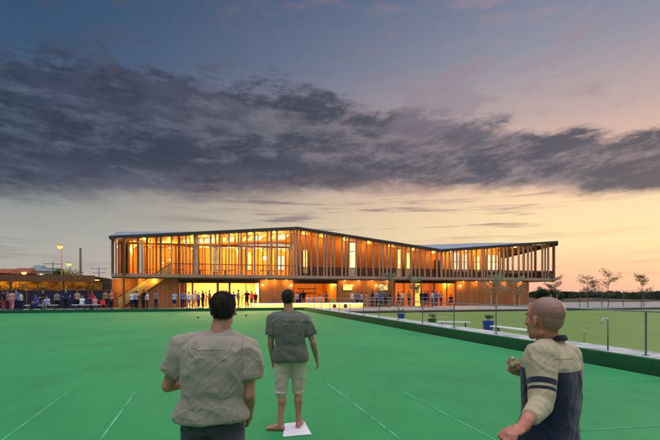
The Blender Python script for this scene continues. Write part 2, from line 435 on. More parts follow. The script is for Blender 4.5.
# roof: solid with folded top, own soffit
us = sorted(set([UL-.15, 9, 20, 25.7, 32.7, UR+.15, U(297,FV), U(440,FV)]+[UL+k*(UR-UL)/14 for k in range(1, 14)]))
mb = MB(); fm = MB(); sm = MB()
for a, b in zip(us, us[1:]):
    col = []
    for q in (a, b):
        col.append([(q, FV-.25, EZ(q)), (q, FV+3.2, lerp_tab(ridge, q)), (q, BV+.3, lerp_tab(rear, q))])
    (p0,p1,p2), (q0,q1,q2) = col
    th = lambda p, t: (p[0], p[1], p[2]-t)
    mb.add([p0,q0,q1,p1,p2,q2, th(p0,.06),th(q0,.06),th(q1,.06),th(p1,.06),th(p2,.06),th(q2,.06)],
           [(0,1,2,3),(3,2,5,4),(7,6,9,8),(8,9,10,11),(4,5,11,10)])
    # fascia board in front
    fm.hexa([(a,FV-.30,EZ(a)-.26),(b,FV-.30,EZ(b)-.26),(b,FV-.252,EZ(b)-.26),(a,FV-.252,EZ(a)-.26),
             (a,FV-.30,EZ(a)+.03),(b,FV-.30,EZ(b)+.03),(b,FV-.252,EZ(b)+.03),(a,FV-.252,EZ(a)+.03)])
    # soffit
    s0 = lambda q: EZ(q)-.30
    s1 = lambda q: min(lerp_tab(ridge, q)-.35, EZ(q)-.22) if q > 30 else min(lerp_tab(ridge, q)-.3, EZ(q)-.25)
    s2 = lambda q: 6.87 if q > 30 else min(lerp_tab(rear, q)-.3, EZ(q)-.5)
    sm.add([(a,FV-.24,s0(a)),(b,FV-.24,s0(b)),(b,WV,s1(b)),(a,WV,s1(a)),(b,BV,s2(b)),(a,BV,s2(a))], [(0,3,2,1),(3,5,4,2)])
rf = part('roof', mb, M_roof)
part('fascia', fm, M_fascia, parent=rf)
for uu, sg in ((UL, -1), (UR, 1)):
    mb = MB()      # verge boards at both ends
    xa, xb = sorted((uu+sg*.15, uu+sg*.21))
    lo = .55 if sg > 0 else .3
    mb.hexa([(xa,FV-.3,EZ(uu)-lo),(xb,FV-.3,EZ(uu)-lo),(xb,BV+.3,lerp_tab(rear,uu)-.35),(xa,BV+.3,lerp_tab(rear,uu)-.35),
             (xa,FV-.3,EZ(uu)+.03),(xb,FV-.3,EZ(uu)+.03),(xb,BV+.3,lerp_tab(rear,uu)+.03),(xa,BV+.3,lerp_tab(rear,uu)+.03)])
    part('verge_board', mb, M_fascia, parent=rf)

part('soffit', sm, M_soffit, parent=rf)
# floor slab with a hole for the stairs
su0, su1 = -8.2, -3.6; sv0, sv1 = 46.3, 47.5
mb = MB(); mb.box(UL, UR, FV+.02, sv0-.003, SB+.02, ST); mb.box(UL, su0-.4, sv0, sv1, SB+.02, ST); mb.box(su1, UR, sv0, sv1, SB+.02, ST); mb.box(UL, UR, sv1+.003, BV, SB+.02, ST)
part('floor_slab', mb, M_floor)
mb = MB(); mb.box(UL-.06, UR+.06, FV-.10, FV+.017, SB+.10, ST+.04)
part('slab_fascia', mb, M_slab, .01)
mb = MB(); mb.box(UL, UR, FV-.05, FV+.3, SB-.03, SB+.018)
part('slab_edge_beam', mb, M_dark)

# front posts
left_px = [112.6,124.5,138,147,156.3,161,171.5,178.9,186,195,197.5,210.6,215.5,219.7,229,238.5,241,247,254.6,267.3,271,277,290.5,294,296.8]
extra_px = [305.5,334.5,346,366.5,401.5,415.5,431,449.5,457,464.5,487.3,496,531.8,545.5]
right_px = [300.5,311.4,317.7,324,326.8,330.8,342,349,356.3,360.7,373.4,379.7,383,387,390.8,397,405.7,411,419.6,425,437,441.5,445.6,453.4,460.4,468,
            471.7,476.4,482,484.2,491.6,500.4,504,508,513,519,523.6,528.2,535.6,542.6,548.5,554]
wide = {124.5:.2,138:.18,147:.16,178.9:.2,210.6:.17,254.6:.16,271:.15,277:.18,112.6:.22, 554:.26, 195:.30, 241:.12, 296.8:.16, 508:.16, 535.6:.2, 411:.2, 441.5:.2, 219.7:.2, 360.7:.09, 217:.1}
for k, x in enumerate(left_px+right_px+extra_px):
    u = U(x, FV); w = wide.get(x, .13 if x < 297 else .145) if x not in extra_px else .10; d = .22
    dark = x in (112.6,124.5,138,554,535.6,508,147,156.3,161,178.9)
    mb = MB(); z0 = ST+.04 if x not in (124.5,) else GZ
    y0 = FV-.06; y1 = FV-.06+d
    if z0 == GZ: y0 = FV-.35; y1 = FV-.13
    mb.hexa([(u-w/2,y0,z0),(u+w/2,y0,z0),(u+w/2,y1,z0),(u-w/2,y1,z0),
             (u-w/2,y0,EZ(u-w/2)-.262),(u+w/2,y0,EZ(u+w/2)-.262),(u+w/2,y1,EZ(u+w/2)-.262),(u-w/2,y1,EZ(u-w/2)-.262)])
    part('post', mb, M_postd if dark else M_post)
# handrail on the left bay, bronze balustrade on the right
mb = MB(); uA, uB = U(166, FV+.3), U(297, FV+.3); rz = zat(264, U(230,FV), FV)
mb.box(uA, uB, FV+.25, FV+.33, rz-.09, rz)
part('handrail', mb, M_postd)
mb = MB(); u = uA
while u < uB: mb.box(u, u+.012, FV+.27, FV+.285, ST, rz-.05); u += .11
part('balustrade', mb, M_steeld, label='thin wire balustrade of the left balcony')
bz = zat(267.2, U(340,FV), FV)-.02
mb = MB(); u = U(298, FV+.3)
while u < UR-.1: mb.box(u, u+.045, FV+.26, FV+.275, ST+.0, bz-.05); u += .062
mb.box(U(298,FV+.3), UR-.1, FV+.24, FV+.31, bz-.05, bz)
part('balustrade', mb, M_bal, label='dark slatted balustrade of the right balcony')
mb = MB(); v = FV+.35
while v < BV: mb.box(UR-.12, UR-.10, v, v+.045, ST, bz-.05); v += .062
mb.box(UR-.15, UR-.07, FV+.32, BV, bz-.05, bz)
part('balustrade', mb, M_bal, label='dark slatted balustrade on the end of the terrace')
mb = MB(); u = 35.7
while u < UR-.15: mb.box(u, u+.045, BV-.1, BV-.085, ST, bz-.05); u += .062
mb.box(35.6, UR-.15, BV-.13, BV-.06, bz-.05, bz)
part('balustrade', mb, M_bal, label='dark slatted balustrade at the back of the terrace')
# rear posts of open terrace
for u in (36.2, 39.2, 41.9):
    part('terrace_post', MB().box(u-.06, u+.06, BV-.3, BV-.14, ST, 6.8), M_post)
part('terrace_post', MB().box(UR-.14, UR-.02, 51.2, 51.36, ST, 7.15), M_post)

# upper floor: back wall, side walls
UE = 35.6
topz = lambda u: min(EZ(u)-.3, lerp_tab(rear, u)-.35)
def wall_strip(mb, u0, u1, v0, v1, z0, top):     # wall following the sloping soffit
    n = max(1, int((u1-u0)/2)); 
    for k in range(n):
        a = u0+(u1-u0)*k/n; b = u0+(u1-u0)*(k+1)/n
        mb.hexa([(a,v0,z0),(b,v0,z0),(b,v1,z0),(a,v1,z0),(a,v0,top(a)),(b,v0,top(b)),(b,v1,top(b)),(a,v1,top(a))])
WT = lambda q: (min(lerp_tab(ridge, q)-.35, EZ(q)-.22) if q > 30 else min(lerp_tab(ridge, q)-.3, EZ(q)-.25))-.002
mb = MB(); wall_strip(mb, UL+.1, UE, 54.2, 54.4, ST, lambda q: 7.0 if 20 < q else 7.1)
part('inner_wall', mb, M_int)
mb = MB(); mb.box(UE, UE+.2, WV, BV-.2, ST, 6.95); part('end_wall', mb, M_wall)
mb = MB(); mb.box(UL+.02, UL+.14, WV+.2, BV-.2, ST, 6.9); part('end_wall', mb, M_wall)
mb = MB(); mb.box(UL, 38.4, BV-.2, BV, GZ, SB); mb.box(UL, UE, BV-.2, BV, ST, 6.9); part('rear_wall', mb, M_wall)
# left bay: glazed screen with mullions and transom at z 6.75
uG0, uG1 = UL+.15, U(292, WV)
mull_px = [116,128,142,150,160,172,180,190,199,211,222,235,247,258,272,286,292]
fr = MB()
for x in mull_px:
    u = U(x, WV); fr.box(u-.045, u+.045, WV, WV+.12, ST, WT(u))
tz = zat(245.5, U(220,WV), WV)
mbt = MB(); mbt.box(uG0, uG1, WV-.012, WV+.13, tz-.12, tz+.08); mbt.box(uG0, uG1, WV-.012, WV+.13, ST, ST+.1)
scr = part('window_frame', fr, M_postd)
part('transom', mbt, M_postd, parent=scr)
for xa, xb in zip(mull_px, mull_px[1:]):
    a, b = U(xa, WV)+.045, U(xb, WV)-.045
    mb = MB(); mb.add([(a,WV+.06,ST+.1),(b,WV+.06,ST+.1),(b,WV+.06,WT(b)),(a,WV+.06,WT(a))], [(0,1,2,3)])
    part('pane', mb, M_glass, parent=scr)
for x in (121,133,145,153,165,176.5,183,193,205,214,217,226,232,242,245.5,252,263,269,275,281,289):
    u = U(x, 49.6); part('inner_post', MB().box(u-.05, u+.05, 49.55, 49.7, ST, 6.9), M_postd)
for x, w in ((150,1.6),(175,2.0),(200,1.4),(225,2.2),(268,1.8)):      # dining tables upstairs
    u = U(x, 50.6); tb = part('table_top', MB().box(u-w/2, u+w/2, 50.3, 51.0, ST+.72, ST+.76), M_postd)
    part('table_leg', MB().box(u-.06, u+.06, 50.6, 50.7, ST, ST+.72), M_black)
# partitions and lit panels in left bay rooms
for x in (131, 176, 203, 238):
    u = U(x, 51); mb = MB(); mb.box(u-.06, u+.06, WV+1.6, 54.2, ST, 6.9); part('partition', mb, M_int)
M_lit = emit('lit_window_warm', (1., .62, .16), 1.9, .35, 1.3)
M_litw = emit('lit_window_pale', (1., .82, .46), 1.35, .25, 1.5)
M_litb = emit('pale_evening_window', (.62, .72, .70), .62, .2, 1.)
M_pend = emit('lamp_glow', (1., .74, .3), 5.5)
M_ceil = emit('clerestory_glow', (1., .56, .10), 1.5, .3, 2.)
def wallwin(x0, x1, y0, y1, v, m, name='window', lab=None):
    a, b = U(x0, v), U(x1, v); u = (a+b)/2; z0, z1 = zat(y1, u, v), zat(y0, u, v)
    z1 = min(z1, WT(u)-.06) if v < 50 and z0 > ST-.2 else min(z1, 6.85) if z0 > ST-.2 else z1
    f = MB(); t = .05
    for q in ((a-t,a,z0-t,z1+t),(b,b+t,z0-t,z1+t),(a,b,z0-t,z0),(a,b,z1,z1+t)): f.box(q[0], q[1], v-.07, v-.005, q[2], q[3])
    w = part(name, f, M_postd, label=lab)
    part('pane', MB().add([(a,v-.03,z0),(b,v-.03,z0),(b,v-.03,z1),(a,v-.03,z1)], [(0,1,2,3)]), m, parent=w)
    return w
IV = 54.19
wallwin(139.5, 143, 236, 273, WV+.05, M_litb, lab='pale blue-grey window at the left end of the upper floor')
for x0, x1, y0, y1, m in ((195,198,248,272,M_litw),(213,218,247,272,M_lit),(247,252,252,270,M_lit),(277.5,284.5,256,270,M_litw)):
    wallwin(x0, x1, y0, y1, IV, m)
# right bay: timber wall with tall windows
solid = []; cur = U(293, WV); wins = [(303.2,307.2,250,273,M_lit),(348.8,355.8,241,276.5,M_litw),(397.6,401.4,247.5,277,M_lit),(406.5,409.5,253,277,M_lit),
        (429.5,430.5,255,262,M_lit),(451.5,458.5,252.5,272,M_litw),(461.8,467.4,254,272,M_litw),(474,479.5,256,272,M_lit),(486,497.5,255,272,M_litw)]
mb = MB(); wall_strip(mb, U(293,WV), U(443,WV), WV, WV+.15, ST, WT); part('wall', mb, M_wall)
mb = MB(); wall_strip(mb, U(443,WV)+.005, UE, WV+.01, WV+.14, ST, lambda q: WT(q)); part('wall', mb, M_int, label='orange plywood wall behind the right balcony')
for x0, x1, y0, y1, m in wins:
    w = wallwin(x0, x1, y0, y1, WV, m)
    if x1-x0 > 5:
        u0, u1 = U(x0,WV), U(x1,WV); zz = zat(251.5 if x0 < 400 else 262, u0, WV)
        part('glazing_bar', MB().box(u0, u1, WV-.065, WV-.032, zz-.03, zz+.03), M_postd, parent=w)
part('door', MB().box(U(434,WV), U(440,WV), WV-.05, WV-.003, ST, 5.7), M_dark, .01)
# ceiling lights
M_lampcol = (1., .49, .08)
def lamp(kind, loc, energy, col=M_lampcol, size=.4, size_y=None, rot=None, parent=None):
    l = bpy.data.lights.new('lamp_light', kind); l.energy = energy; l.color = col
    if kind == 'POINT': l.shadow_soft_size = size
    if kind == 'AREA':
        l.size = size
        if size_y: l.shape = 'RECTANGLE'; l.size_y = size_y
    o = bpy.data.objects.new('lamp_light', l); C.objects.link(o); o.location = Vector(loc)-root_loc(parent) if parent else loc
    if rot: o.rotation_euler = rot
    o.parent = parent; return o
def downlight(px, v, e=60, r=.11, name='downlight'):
    u = U(px, v); z = EZ(u)-.34-.03*(v-FV) if v < WV+1 else 6.62
    if v < WV+1: 
        t = (v-(FV-.24))/(WV-(FV-.24)); z = (EZ(u)-.30)*(1-t)+(WT(u))*t-.05
    o = part(name, MB().lathe([(r*.6,.05),(r,.045),(r,0),(r*.7,-.02)], (u, v, z), 14), M_pend)
    if e: lamp('POINT', (u, v, z-.25), e, size=.12, parent=club)
    return o
for x, e in ((118,200),(134,270),(150,270),(170,420),(192,700),(214,820),(236,880),(262,980),(284,820)): downlight(x, 51.2, e, .10)
for x in (145, 205, 250, 275): downlight(x, 47.2, 90, .07)
for x in (304, 322, 345, 368, 390, 412, 433): downlight(x, 47.3, 85 if x != 345 else 110, .07 if x != 345 else .16)
for x in (450, 466, 482, 496): downlight(x, 47.2, 130, .08)
downlight(515, 48.0, 40, .16)
# pendants seen in the left bay: globe on a cord
for x, y, r in ((264.5,258,.20),(207,235.5,.0),):
    if r:
        u = U(x, 50); z = zat(y, u, 50)
        p = part('pendant_lamp', MB().ell((u,50,z), (r,r,r)), emit('bright_globe', (1,.8,.38), 12), smooth=True)
        part('cord', MB().tube([(u,50,z+r),(u,50,6.9)], .012, 6), M_black, parent=p)
        lamp('POINT', (u, 49.7, z), 60, size=.1, parent=club)
for x0, x1 in ((199,209),(227,235),(243,246),(255,262),(275,287)):
    a, b = U(x0, 51), U(x1, 51); z = 6.98
    part('ceiling_light', MB().box(a, b, 50.6, 51.6, z-.12, z-.05), emit('diffuser_warm', (1,.68,.22), 3.2))
def soffit_z(u, v):
    b = min(lerp_tab(rear, u)-.3, EZ(u)-.5); t_ = (v-WV)/(BV-WV); return (WT(u)+.002)*(1-t_)+b*t_
for x0, x1, m in ((160,168,M_lit),(183.5,190,M_lit),(198,203,M_litw),(205,215,M_litw),(222,226.5,M_lit),(228,234.5,M_litw),(243,246.5,M_lit),(249,253,M_lit),(254.5,262,M_litw),(271,275,M_lit),(277,287,M_litw)):
    a, b = U(x0, 50.3), U(x1, 50.3)
    mb = MB(); mb.hexa([(a,48.9,soffit_z(a,48.9)-.12),(b,48.9,soffit_z(b,48.9)-.12),(b,51.8,soffit_z(b,51.8)-.12),(a,51.8,soffit_z(a,51.8)-.12),(a,48.9,soffit_z(a,48.9)-.03),(b,48.9,soffit_z(b,48.9)-.03),(b,51.8,soffit_z(b,51.8)-.03),(a,51.8,soffit_z(a,51.8)-.03)])
    part('clerestory_glow_panel', mb, m)  # glowing panels added under the soffit, standing in for bright clerestory cells

# ground floor walls
def gwall(x0, x1, m=M_wall, v=GV, lab=None):
    part('wall', MB().box(U(x0,v), U(x1,v), v, v+.18, GZ, SB-.032), m, label=lab)
gwall(138, 178); gwall(260, 293); gwall(338, 394); gwall(456, 529)
part('wall', MB().box(U(529,GV)-.18, U(529,GV), GV+.183, BV-.2, GZ, SB), M_wall)
part('wall', MB().box(U(112,49.5), U(138,49.5), 49.5, 49.65, GZ, SB), M_wall)
part('ground_floor', MB().box(U(138,GV), U(529,GV), GV+.2, BV-.2, GZ+.002, GZ+.012), M_floor)
part('inner_wall', MB().box(U(138,GV), U(529,GV), 53.2, 53.35, GZ, SB), M_int)
part('ceiling', MB().box(U(138,GV), U(529,GV), GV+.2, 53.2, SB-.03, SB+.01), M_int)
for x in (138.5, 179, 260.5, 293, 338, 394, 456):
    u = U(x, GV); part('partition', MB().box(u-.05, u+.05, GV+.2, 53.2, GZ+.012, SB-.03), M_int)
for x0, x1 in ((178,260),(293,338),(394,456)):
    part('lintel', MB().box(U(x0,GV), U(x1,GV), GV-.02, GV+.15, SB-.42 if x0 < 300 else SB-.3, SB-.033), M_dark)
for x, w in ((178.6,.14),(184,.08),(192.5,.18),(217.8,.24),(229.6,.22),(246,.07),(259.5,.14),(293.6,.14),(315,.06),(337.4,.14),(394.6,.14),(404,.07),(414,.1),(421,.1),(434,.25),(447,.1),(455.4,.12)):
    u = U(x, GV); part('door_post', MB().box(u-w/2, u+w/2, GV-.015, GV+.14, GZ, SB-.42 if x < 340 else SB-.3), M_postd if x not in (434,) else M_wall)
for x0, x1 in ((184.5,192),(219.5,229),(395,403.6),(421.6,432.5)):
    a, b = U(x0,GV), U(x1,GV)
    part('door_pane', MB().add([(a,GV+.06,GZ),(b,GV+.06,GZ),(b,GV+.06,SB-.42),(a,GV+.06,SB-.42)], [(0,1,2,3)]), M_glass)
# small high windows in the timber wall
for x0, x1 in ((343,352),(378.5,387.5)): wallwin(x0, x1, 284.3, 290.2, GV, M_lit)
# ground-floor lights
lc = (1., .62, .24)
for x, e in ((188,260),(200,480),(212,480),(224,420),(238,480),(252,480)):
    u = U(x, 49.4); part('ceiling_light', MB().box(u-.5, u+.5, 49.0, 49.8, SB-.08, SB-.032), emit('diffuser_bright', (1,.72,.32), 6))
    lamp('AREA', (u, 49.4, SB-.1), e*1.0, lc, 1., .8, parent=club)
    lamp('POINT', (u, 51, 1.9), e*.6, lc, .3, parent=club)
for x, e in ((301,60),(312,60),(328,70),(400,70),(412,80),(426,60),(444,80)):
    u = U(x, 49); lamp('POINT', (u, 49, SB-.35), e*3.2, (1,.40,.06), .15, parent=club)
    part('downlight', MB().lathe([(.06,.03),(.1,.03),(.1,0),(.05,-.01)], (u,49,SB-.06), 12), M_pend)
lamp('POINT', (U(120,48.5), 48.5, 2.6), 70, parent=club); lamp('POINT', (U(150,45.2), 46.1, 2.7), 16, parent=club)
# counters and shelves inside
part('bar_counter', MB().box(U(194,50.5), U(217,50.5), 50.2, 50.8, GZ, 1.25), M_int, .02)
part('bar_counter', MB().box(U(299,50), U(325,50), 49.8, 50.4, GZ, 1.2), M_int, .02)
part('shelf', MB().box(U(298,53), U(316,53), 52.8, 53.18, 2.2, 2.28).box(U(298,53), U(316,53), 52.8, 53.18, 1.7, 1.78), M_postd)
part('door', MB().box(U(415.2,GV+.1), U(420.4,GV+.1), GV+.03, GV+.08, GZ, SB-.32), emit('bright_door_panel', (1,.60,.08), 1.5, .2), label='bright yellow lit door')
# downlights added under the slab to brighten the cladding, and wall lamps outside openings
for x in (155, 266, 274, 286, 344, 358, 371, 386, 462, 475, 489, 504, 519):
    u = U(x, GV); part('downlight', MB().lathe([(.04,.03),(.06,.03),(.06,0),(.03,-.01)], (u,GV-.32,SB-.06), 10), M_pend); lamp('POINT', (u, GV-.42, SB-.25), 26, size=.05, parent=club)
for x in (262.5, 291, 352, 376, 460):
    u = U(x, GV); o = part('wall_lamp', MB().box(u-.06, u+.06, GV-.1, GV-.003, 2.45, 2.62), M_pend)
    lamp('POINT', (u, GV-.35, 2.5), 22, size=.06, parent=club)

# staircase (runs up behind the front posts to the upper deck)
stairs = MB(); n = 18
for k in range(n):
    a = su0+(su1-su0)*k/n; z = GZ+(ST-GZ)*(k+1)/n
    stairs.box(a, a+(su1-su0)/n+.02, sv0+.08, sv1-.08, z-.05, z)
st = part('staircase', stairs, M_postd)
def slope_board(y0, y1, off0, off1, m, name, ext=0.):
    mb = MB(); a, b = su0-.1, su1+ext; za = GZ; zb = GZ+(ST-GZ)*(b-su0)/(su1-su0)
    mb.hexa([(a,y0,za+off0),(b,y0,zb+off0),(b,y1,zb+off0),(a,y1,za+off0),(a,y0,za+off1),(b,y0,zb+off1),(b,y1,zb+off1),(a,y1,za+off1)])
    return part(name, mb, m, parent=st)
slope_board(sv0, sv0+.07, -.05, .32, M_int, 'stringer'); slope_board(sv1-.07, sv1, -.2, .32, M_int, 'stringer')
slope_board(sv1-.06, sv1-.01, .34, 1.05, M_int, 'side_panel')
slope_board(sv0+.01, sv0+.05, .34, 1.03, mat('golden_ply', (.66,.40,.10), .5, .4, .15, 2), 'side_panel')
for x_, z_, e_ in ((-7.6,2.6,22),(-6.4,2.9,30),(-5.0,4.7,26),(-4.0,5.3,30)): lamp('POINT', (x_, 46.02, z_), e_, (1,.6,.12), .08, parent=club)  # lamps without fittings, added in front of the stair panel to brighten it
slope_board(sv0, sv0+.06, 1.05, 1.17, M_postd, 'handrail'); slope_board(sv1-.07, sv1-.01, 1.06, 1.13, M_postd, 'handrail')
mb = MB()
for k in range(12):
    a = su0+(su1-su0)*(k+.5)/12; z = GZ+(ST-GZ)*(k+.5)/12; mb.box(a, a+.03, sv0+.02, sv0+.04, z+.32, z+1.05)
part('baluster_row', mb, M_postd, parent=st)
lamp('AREA', (-6., 46.9, 3.05), 18, (1,.55,.12), .3, .3, parent=club)
lamp('POINT', (-7.2, 46.9, 2.3), 26, (1,.55,.1), .1, parent=club); lamp('POINT', (-4.6, 46.9, 4.9), 40, (1,.55,.1), .1, parent=club)
part('under_stair_wall', MB().add([(su0+1.2,sv1+.05,GZ),(su1+1.5,sv1+.05,GZ),(su1+1.5,sv1+.05,SB),(su0+4.2,sv1+.05,SB)],[(0,1,2,3)]), M_postd)

# long bench with a light strip beneath, at the edge of the paving
b0, b1 = U(250, 43.3), U(364, 43.3)
lb = thing('lit_bench', 'long low bench glowing yellow from the light strip beneath its seat', 'bench', ((b0+b1)/2, 43.3, GZ))
MB().box(b0, b1, 43.05, 43.55, .64, .70).build('seat', M_white, lb, True, bevel=.01)
MB().box(b0+.05, b1-.05, 43.30, 43.42, GZ, .64).build('base_panel', mat('pale_timber', (.55,.42,.26), .6), lb, True)
MB().box(b0+.1, b1-.1, 43.12, 43.16, .605, .639).build('light_strip', emit('strip_light', (1,.68,.2), 14), lb, True)
lamp('AREA', ((b0+b1)/2, 43.17, .60), 260, (1,.66,.2), b1-b0-.3, .06, (R(-25),0,0), lb)


# ------------------------------------------------------------------ people
UP = Vector((0,0,1))
def V(*a): return Vector(a)
def J0(**kw):
    J = dict(pelvis=V(0,0,.95), neck=V(0,-.015,1.45), head=V(0,.015,1.615), shl=V(-.175,-.015,1.385), shr=V(.175,-.015,1.385),
             ell=V(-.225,-.03,1.10), elr=V(.225,-.03,1.10), wrl=V(-.215,.05,.86), wrr=V(.215,.05,.86),
             hil=V(-.088,0,.90), hir=V(.088,0,.90), knl=V(-.095,.015,.49), knr=V(.095,.015,.49),
             anl=V(-.10,-.03,.085), anr=V(.10,-.03,.085), tol=V(-.125,.13,.035), tor=V(.125,.13,.035),
             fwd=V(0,1,0), hf=V(0,1,0), hu=UP, curl=.5, pnl=V(1,0,0), pnr=V(-1,0,0), hdl=None, hdr=None, build=1.0)
    J.update(kw); return J
def lerp(a, b, t): return a+(b-a)*t
def frame(J):
    rt = (J['shr']-J['shl']).normalized(); up = (J['neck']-J['pelvis']).normalized(); fw = up.cross(rt).normalized()
    return rt, fw, up
def hand(mb, w, d, nrm, side, curl=.5, k=1., spread=.0, thumb_in=.3):
    d = d.normalized(); nrm = (nrm-d*nrm.dot(d)).normalized(); ac = d.cross(nrm).normalized()   # across the palm
    ac = ac*side
    M = Matrix((ac, nrm, d)).transposed()
    mb.ell(w+d*.048*k, (.041*k, .017*k, .056*k), M, 14); mb.cap(w-d*.03*k, w+d*.03*k, .026*k, .028*k, 10)
    for i, (o, L) in enumerate(((.031,.070),(.0105,.080),(-.0105,.075),(-.031,.060))):
        p = w+d*(.088 if i in (1, 2) else .080)*k+ac*o*k; a = curl*(.75+.12*i); dd = (d+ac*o*spread*12).normalized(); r = .0088*k
        for j, f in enumerate((.45, .31, .26)):
            ax = dd.cross(nrm).normalized(); a_ = a*(.7, 1.15, .8)[j]
            dd = Matrix.Rotation(a_, 3, ax) @ dd
            q = p+dd*L*f*k; mb.cap(p, q, r, r*.92, 8); p = q; r *= .93
            nrm_ = nrm
    t0 = w+d*.028*k+ac*.030*k; td = (d*.62+ac*.68+nrm*thumb_in).normalized(); t1 = t0+td*.038*k
    td2 = (d*.85+ac*.25+nrm*(thumb_in+.25)).normalized(); mb.cap(t0, t1, .014*k, .011*k, 8); mb.cap(t1, t1+td2*.032*k, .0108*k, .009*k, 8)
def head(mb, c, f, u, k=1.):
    f = (f-u*f.dot(u)).normalized(); r = f.cross(u).normalized(); M = Matrix((r, f, u)).transposed()
    P = lambda x, y, z: c+(r*x+f*y+u*z)*k
    def e(p, rad, n=16, m=M): mb.ell(P(*p), tuple(q*k for q in rad), m, n)
    e((0,-.016,.036), (.077,.100,.083), 20); e((0,-.03,.005), (.070,.078,.075), 18)
    e((0,.022,-.022), (.062,.068,.085), 18); e((0,.040,-.070), (.043,.045,.040))
    e((0,.070,-.094), (.024,.020,.019)); e((0,.072,.030), (.052,.022,.016))
    for sx in (-1, 1):
        e((sx*.040,.060,-.020), (.022,.022,.018)); e((sx*.044,.004,-.068), (.020,.045,.024))
        e((sx*.079,-.008,-.008), (.008,.017,.029), 12, M @ Matrix.Rotation(sx*.35, 3, 'Z')); e((sx*.074,.002,-.024), (.007,.009,.011), 10)
    mb.cap(P(0,.090,.020), P(0,.108,-.022), .009*k, .014*k, 10); e((0,.086,-.055), (.024,.014,.007)); e((0,.084,-.066), (.021,.013,.008))
    return P, M
TOR = ((-.16,.150,.105),(-.05,.168,.122),(.08,.165,.118),(.28,.140,.105),(.48,.150,.110),(.68,.168,.118),(.82,.168,.110),(.92,.135,.090),(.98,.090,.070))
def torso(mb, J, inf=0., t0=-.16, t1=.98, zc=.0, pw=2.4, hem=0.):
    rt, fw, up = frame(J); A, B = J['pelvis'], J['neck']; b = J['build']; rings = []
    tt = [t0]+[t for t, _, _ in TOR if t0 < t < t1]+[t1]
    for t in tt:
        tab = TOR; 
        for (a, xa, ya), (c, xc, yc) in zip(tab, tab[1:]):
            if t <= c: break
        q = max(0, min(1, (t-a)/(c-a))); rx, ry = xa+(xc-xa)*q, ya+(yc-ya)*q
        h = max(0, .35-t)*hem
        bow = fw*(-.02*math.sin(max(0, min(1, t))*math.pi))
        rings.append((lerp(A, B, t)+bow, rt, fw, rx*b+inf+h, ry*b+inf+h))
    mb.loft(rings, 28, pw=pw)
def make_body(J, voxel, k=1., arms=True):
    mb = MB(); rt, fw, up = frame(J); torso(mb, J, 0); b = J['build']
    mb.cap(J['neck']-up*.03, J['head']-J['hu']*.04-J['hf']*.02, .066*b, .056*b, 14)
    mb.cap(lerp(J['neck'], J['shl'], .15)-up*.02, J['shl']-up*.005, .060*b, .058*b); mb.cap(lerp(J['neck'], J['shr'], .15)-up*.02, J['shr']-up*.005, .060*b, .058*b)
    P, M = head(mb, J['head'], J['hf'], J['hu'], J.get('hk', .96))
    for s_, pn in (('l', -1), ('r', 1)):
        sh, el, wr = J['sh'+s_], J['el'+s_], J['wr'+s_]
        mb.cap(sh, lerp(sh, el, .5), .055*b, .048*b); mb.cap(lerp(sh, el, .4), el, .049*b, .038*b)
        mb.cap(el, lerp(el, wr, .35), .040*b, .041*b); mb.cap(lerp(el, wr, .3), wr, .041*b, .026)
        d = J['hd'+s_] or (wr-el); hand(mb, wr, d, J['pn'+s_], 1 if J.get('flip'+s_) else -1 if s_ == 'l' else 1, J['curl'], 1.)
        hi, kn, an, to = J['hi'+s_], J['kn'+s_], J['an'+s_], J['to'+s_]
        mb.cap(hi, lerp(hi, kn, .5), .088*b, .074*b); mb.cap(lerp(hi, kn, .4), kn, .076*b, .055*b)
        ck = (an-kn).normalized(); back = -(to-an); back = (back-ck*back.dot(ck)).normalized()
        mb.cap(kn, lerp(kn, an, .32)+back*.018, .053*b, .056*b); mb.cap(lerp(kn, an, .3)+back*.018, lerp(kn, an, .75), .055*b, .037*b); mb.cap(lerp(kn, an, .7), an, .038*b, .036)
        ft = (to-an); fd = V(ft.x, ft.y, 0).normalized(); heel = an-fd*.03-V(0,0,.045)
        mb.cap(heel, an-V(0,0,.02), .033, .036); mb.cap(an-V(0,0,.02), to+V(0,0,.005), .036, .026)
        sd = fd.cross(UP); mb.cap(heel, to+sd*.012, .030, .026); mb.cap(heel, to-sd*.018, .028, .024)
        for i in range(5):
            q = to+fd*(.02+.006*(2-abs(i-1.4)))+sd*(.016*(i-2)); mb.cap(q-fd*.02, q+fd*.016, .0115, .0095, 8)
    return remesh(mb, voxel, 2)
def nz(p, s, sz=1.): return noise.noise(Vector((p.x*s, p.y*s, p.z*s*sz)))
def folds(amp):
    def crease(p, s_, az_): 
        w = p+V(nz(p, 2.5), nz(p+V(5,5,5), 2.5), nz(p+V(1,8,3), 2.5))*.12
        return max(0, 1-abs(nz(w+V(p.z*az_, 0, -p.x*az_), s_, 1.3))*3.2)**1.4
    def f(p):
        q = amp*(1.3*nz(p, 2.6, .55)+.75*crease(p, 1.7, .9)+.6*crease(p+V(4,2,9), 2.6, -.9)+.22*crease(p+V(7,7,1), 6., .2)-.3)
        return max(q, -.009)
    return f
